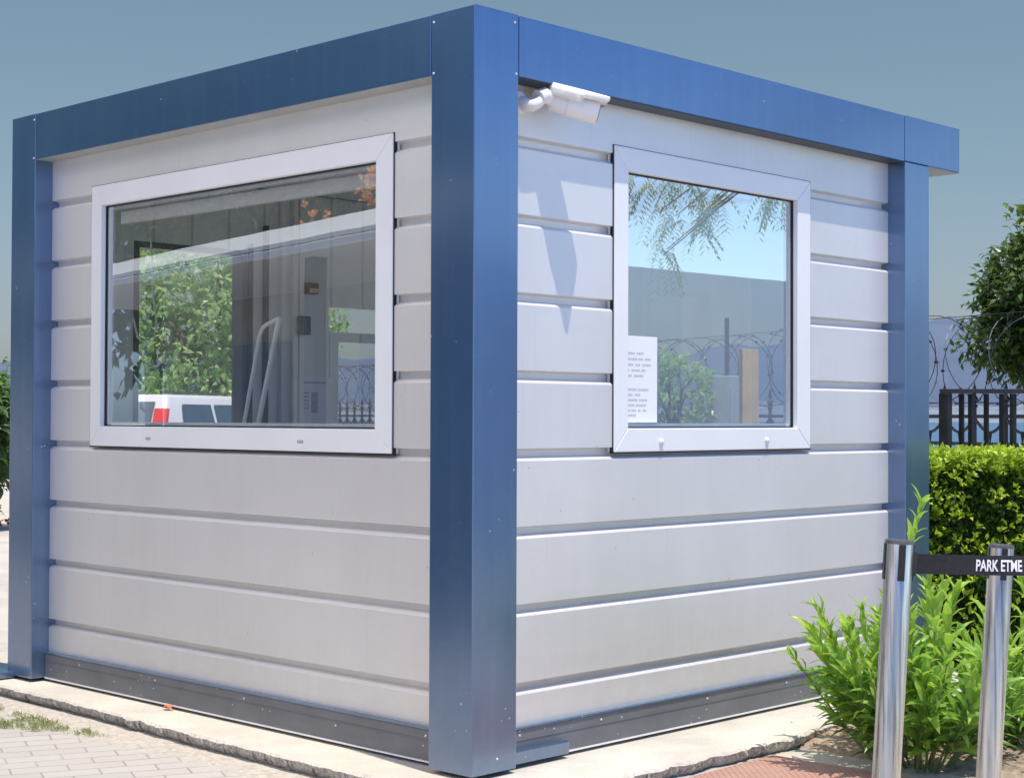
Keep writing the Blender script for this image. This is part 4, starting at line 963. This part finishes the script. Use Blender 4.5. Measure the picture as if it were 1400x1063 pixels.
def razor():
    t = thing('razor_wire', 'loose coils of razor wire along the top of the iron fence', 'razor wire', fA+Vector((0,0,1.3)))
    F = lambda s,z,o=0: Vector((fA.x+fd.x*s+fn.x*o, fA.y+fd.y*s+fn.y*o, z))
    a0,a1 = -1.9,17.0; r = random.Random(2); rad = 0.27; zc_ = 1.565
    for hand in (1,-1):
        mb = MB(); pitch = 0.46; turns = int((a1-a0)/pitch); pts=[]
        for i in range(turns*26):
            th = 2*PI*i/26; s = a0+pitch*i/26; k = rad*(1+0.05*math.sin(s*2.3+hand))
            pts.append(F(s+0.04*math.sin(th*0.5), zc_+k*math.sin(hand*th)+0.015*math.sin(s*1.7), k*math.cos(hand*th)))
        mb.tube(pts,0.0031,4)
        for i in range(0,len(pts)-1,2):
            d = (pts[i+1]-pts[i]).normalized(); u = rnd_dir(r); q = d.cross(u).normalized()*0.014
            mb.add([pts[i]-d*.012, pts[i]+q, pts[i]+d*.012, pts[i]-q],[(0,1,2,3)])
        mb.build('coil', M['wire'], t)
    for z in (zc_+rad*0.98, zc_-rad*0.96): MB().tube([F(a0,z),F(a1,z)],0.0026,5).build('line_wire', M['wire'], t)
razor()
def barfence():
    t = thing('bar_fence_panel', 'black flat bar fence panel standing behind the clipped hedge', 'fence', P(2.4,8.85,GZ))
    za = 1.372; A = P(2.36,8.85,0); B = P(3.16,8.72,0); d = (B-A).normalized(); Ln = (B-A).length
    G = lambda s,z,o=0: Vector((A.x+d.x*s+FW.x*o, A.y+d.y*s+FW.y*o, z))
    MB().beam(G(-0.03,za-.012),G(Ln,za-.012),0.045,0.024).build('rail', M['iron'], t, bevel=0.002)
    MB().beam(G(-0.0,0.10),G(Ln,0.10),0.04,0.03).build('rail', M['iron'], t, bevel=0.002)
    MB().beam(G(0.0,GZ),G(0.0,za-.025),0.055,0.05).build('fence_post', M['iron'], t, bevel=0.003)
    s = 0.085; k = 0
    while s < Ln-0.02:
        MB().beam(G(s,0.116,0.012*(k%2)),G(s,za-.026,0.012*(k%2)),0.026,[0.018,0.032,0.016][k%3]).build('bar', M['iron'], t, bevel=0.002)
        s += [0.055,0.075,0.085][k%3]; k += 1
barfence()
# rough kerb stone at the edge of the bed
mb = MB(); q = P(2.33,7.3,0.0)
mb.box((-0.28,-0.09,-0.1),(0.28,0.09,0.09),Matrix.Translation((q.x,q.y,0)) @ Matrix.Rotation(0.15,4,'Z'))
o = mb.build('kerb_stone', M['slab'], bevel=0.025); tag(o, 'rough pale kerb stone at the right edge of the soil bed', 'stone')

# ------------------------------------------------------------------ across the road (seen in the panes)
def canopy_house():
    A = mirx(P(-3.5,14.0,0)); B = mirx(P(-0.75,10.0,0)); d = (B-A).normalized(); nn = Vector((d.y,-d.x,0))
    if nn.x > 0: nn = -nn                                           # away from the cabin
    A = A - d*3; B = B + d*1.2; Ln = (B-A).length
    t = thing('shelter', 'low grey shelter with a broad white flat roof mirrored in the left window', 'building', A)
    Q = lambda s,o,z: A + d*s + nn*o + Vector((0,0,z))
    def slab_(z0,z1,o0,o1,s0,s1,name,mat):
        vs = [Q(s0,o0,z0),Q(s1,o0,z0),Q(s1,o1,z0),Q(s0,o1,z0),Q(s0,o0,z1),Q(s1,o0,z1),Q(s1,o1,z1),Q(s0,o1,z1)]
        return MB().add(vs,[(0,3,2,1),(4,5,6,7),(0,1,5,4),(1,2,6,5),(2,3,7,6),(3,0,4,7)]).build(name, mat, t, bevel=0.01)
    slab_(2.34,2.40,0,4.5,0,Ln,'roof',M['white'])
    for k in range(3):                                              # overlapping sheets of the sloping roof edge
        a_,b_ = 0.02+0.42*k, 0.52+0.42*k; za_,zb_ = 2.41+0.10*k, 2.64+0.10*k
        vs = [Q(0.1,a_,za_),Q(Ln-.1-1.3*k,a_,za_),Q(Ln-.1-1.3*k,b_,zb_),Q(0.1,b_,zb_)]; vs += [v+Vector((0,0,.03)) for v in vs]
        MB().add(vs,[(0,3,2,1),(4,5,6,7),(0,1,5,4),(1,2,6,5),(2,3,7,6),(3,0,4,7)]).build('roof_sheet', M['white'], t)
    slab_(GZ,2.38,1.6,4.3,0.2,Ln-.2,'wall',M['greywall'])
    for s in (0.4,Ln*.35,Ln*.68,Ln-.4): slab_(GZ,2.38,0.2,0.32,s,s+.12,'post',M['alu'])
    for s in (2.0,4.5,7.0): slab_(0.9,1.9,1.57,1.598,s,s+1.2,'window',M['carglass'])
canopy_house()
for i,(la,di,h,ra) in enumerate([(-5.6,21,4.2,2.6),(-2.9,18,4.4,2.5),(-0.4,16.5,4.6,2.6),(-4.4,26,5.0,3.2),(-1.6,24,5.2,3.2)]):
    v = mirx(P(la,di,GZ))
    lab = ['tall green tree with pink blossom behind the white roofed shelter','dense green tree behind the middle of the white roofed shelter','dark tree with orange blossom behind the shelter','taller tree in the back row behind the pink blossomed tree','taller tree in the back row behind the orange blossomed tree'][i]
    def ex(m,r): pass
    tt = tree('street_tree', lab, v, Vector((v.x,v.y,h)), (ra,ra,2.6), 800, 8, 0.26, 0.11, M['leaf_mid'], 0.12, 40+i)
    r = random.Random(60+i)
    if i in (0,2):
        spots = [(-4.35,18.4,3.62,7),(-3.95,18.4,3.50,6),(-4.7,18.4,3.45,5),(-3.3,18.2,3.75,4)] if i == 0 else [(-1.22,13.7,3.30,10),(-1.30,13.7,3.12,7),(-1.12,13.7,3.05,8),(-1.75,13.8,2.95,4),(-1.42,13.8,2.80,4)]
        for la_,di_,z_,n_ in spots:
            for k in range(n_*2):
                f = MB(); p = mirx(P(la_,di_,z_)) + rnd_dir(r)*r.uniform(.02,.17)
                for q in range(6): f.leaf(p+rnd_dir(r)*.015, rnd_dir(r), rnd_dir(r), r.uniform(.035,.055),.04,.1,r.random())
                f.build('blossom', M['flower_pink'] if i == 0 else M['flower_orange'], tt)
def pale_house():
    t = None
    a0 = miry(P((830-700)/2222.6*15.6,15.6,0)); a1 = miry(P((942-700)/2222.6*16.4,16.4,0)); a2 = miry(P((1037-700)/2222.6*17.2,17.2,0)); a3 = miry(P((1240-700)/2222.6*19.0,19.0,0))
    t = thing('pale_house', 'low pale plastered house mirrored in the right window', 'building', a1)
    zt = 1.2058+200/2222.6*16.6
    back = Vector((0.45,-0.9,0))*4
    def w_(p,q,name,mat):
        vs=[Vector((p.x,p.y,GZ)),Vector((q.x,q.y,GZ)),Vector((q.x,q.y,zt)),Vector((p.x,p.y,zt))]
        vs += [v+back*0.06 for v in vs]
        return MB().add(vs,[(0,1,2,3),(4,5,6,7),(0,1,5,4),(1,2,6,5),(2,3,7,6),(3,0,4,7)]).build(name,mat,t)
    a00 = a0 - (a1-a0).normalized()*3
    w_(a00,a1,'wall',M['paleplaster2']); w_(a1,a2,'wall',M['paleplaster']); w_(a2,a3,'wall',M['paleplaster2'])
    vs = [Vector((p.x,p.y,zt-.02)) for p in (a00,a1,a2,a3)]; vs += [v+back*2 for v in reversed(vs)]
    MB().add(vs,[tuple(range(len(vs)))]).build('roof',M['greywall'],t)
pale_house()
def frond_tree():
    r = random.Random(77); v = miry(P(4.3,14.5,GZ)); t = thing('feathery_tree', 'tree with pale feathery hanging fronds mirrored in the right window', 'tree', v)
    b = MB(); top = v+Vector((0.1,0,4.6)); b.tube([v,v.lerp(top,.5)+Vector((.05,0,0)),top],[.13,.10,.07],10)
    lf = MB()
    spots = [(885,262,4),(952,255,7),(985,285,5),(930,318,4),(1066,268,6),(905,362,2)]
    for px,py,n in spots:
        for k in range(n):
            e_ = miry(P((px-700+r.uniform(-28,28))/2222.6*14, 14+r.uniform(-.3,.3), 1.2058+(571-py+r.uniform(-16,22))/2222.6*14+0.12))
            m_ = top.lerp(e_,.7); m_.z = max(m_.z, e_.z+0.75)
            if k < 3: b.tube([top,m_,e_],[.03,.014,.004],5)
            a_ = r.uniform(0,6.28)
            for q in range(4):
                d = Vector((math.cos(a_)*.6+r.uniform(-.6,.6),math.sin(a_)*.6+r.uniform(-.6,.6),r.uniform(-1.0,-.3))).normalized(); p = e_+rnd_dir(r)*.06
                for s_ in range(9):
                    c = p+d*0.032*s_-Vector((0,0,0.004*s_*s_*.4)); sd_ = d.cross(Vector((0,0,1))).normalized()
                    for g_ in (1,-1): lf.leaf(c,(sd_*g_+d*.6+Vector((0,0,-.3))),Vector((0,0,1)),.085,.017,.05,r.random())
    b.build('trunk', M['bark'], t, smooth=60); lf.build('crown', M['leaf_pale'], t)
frond_tree()
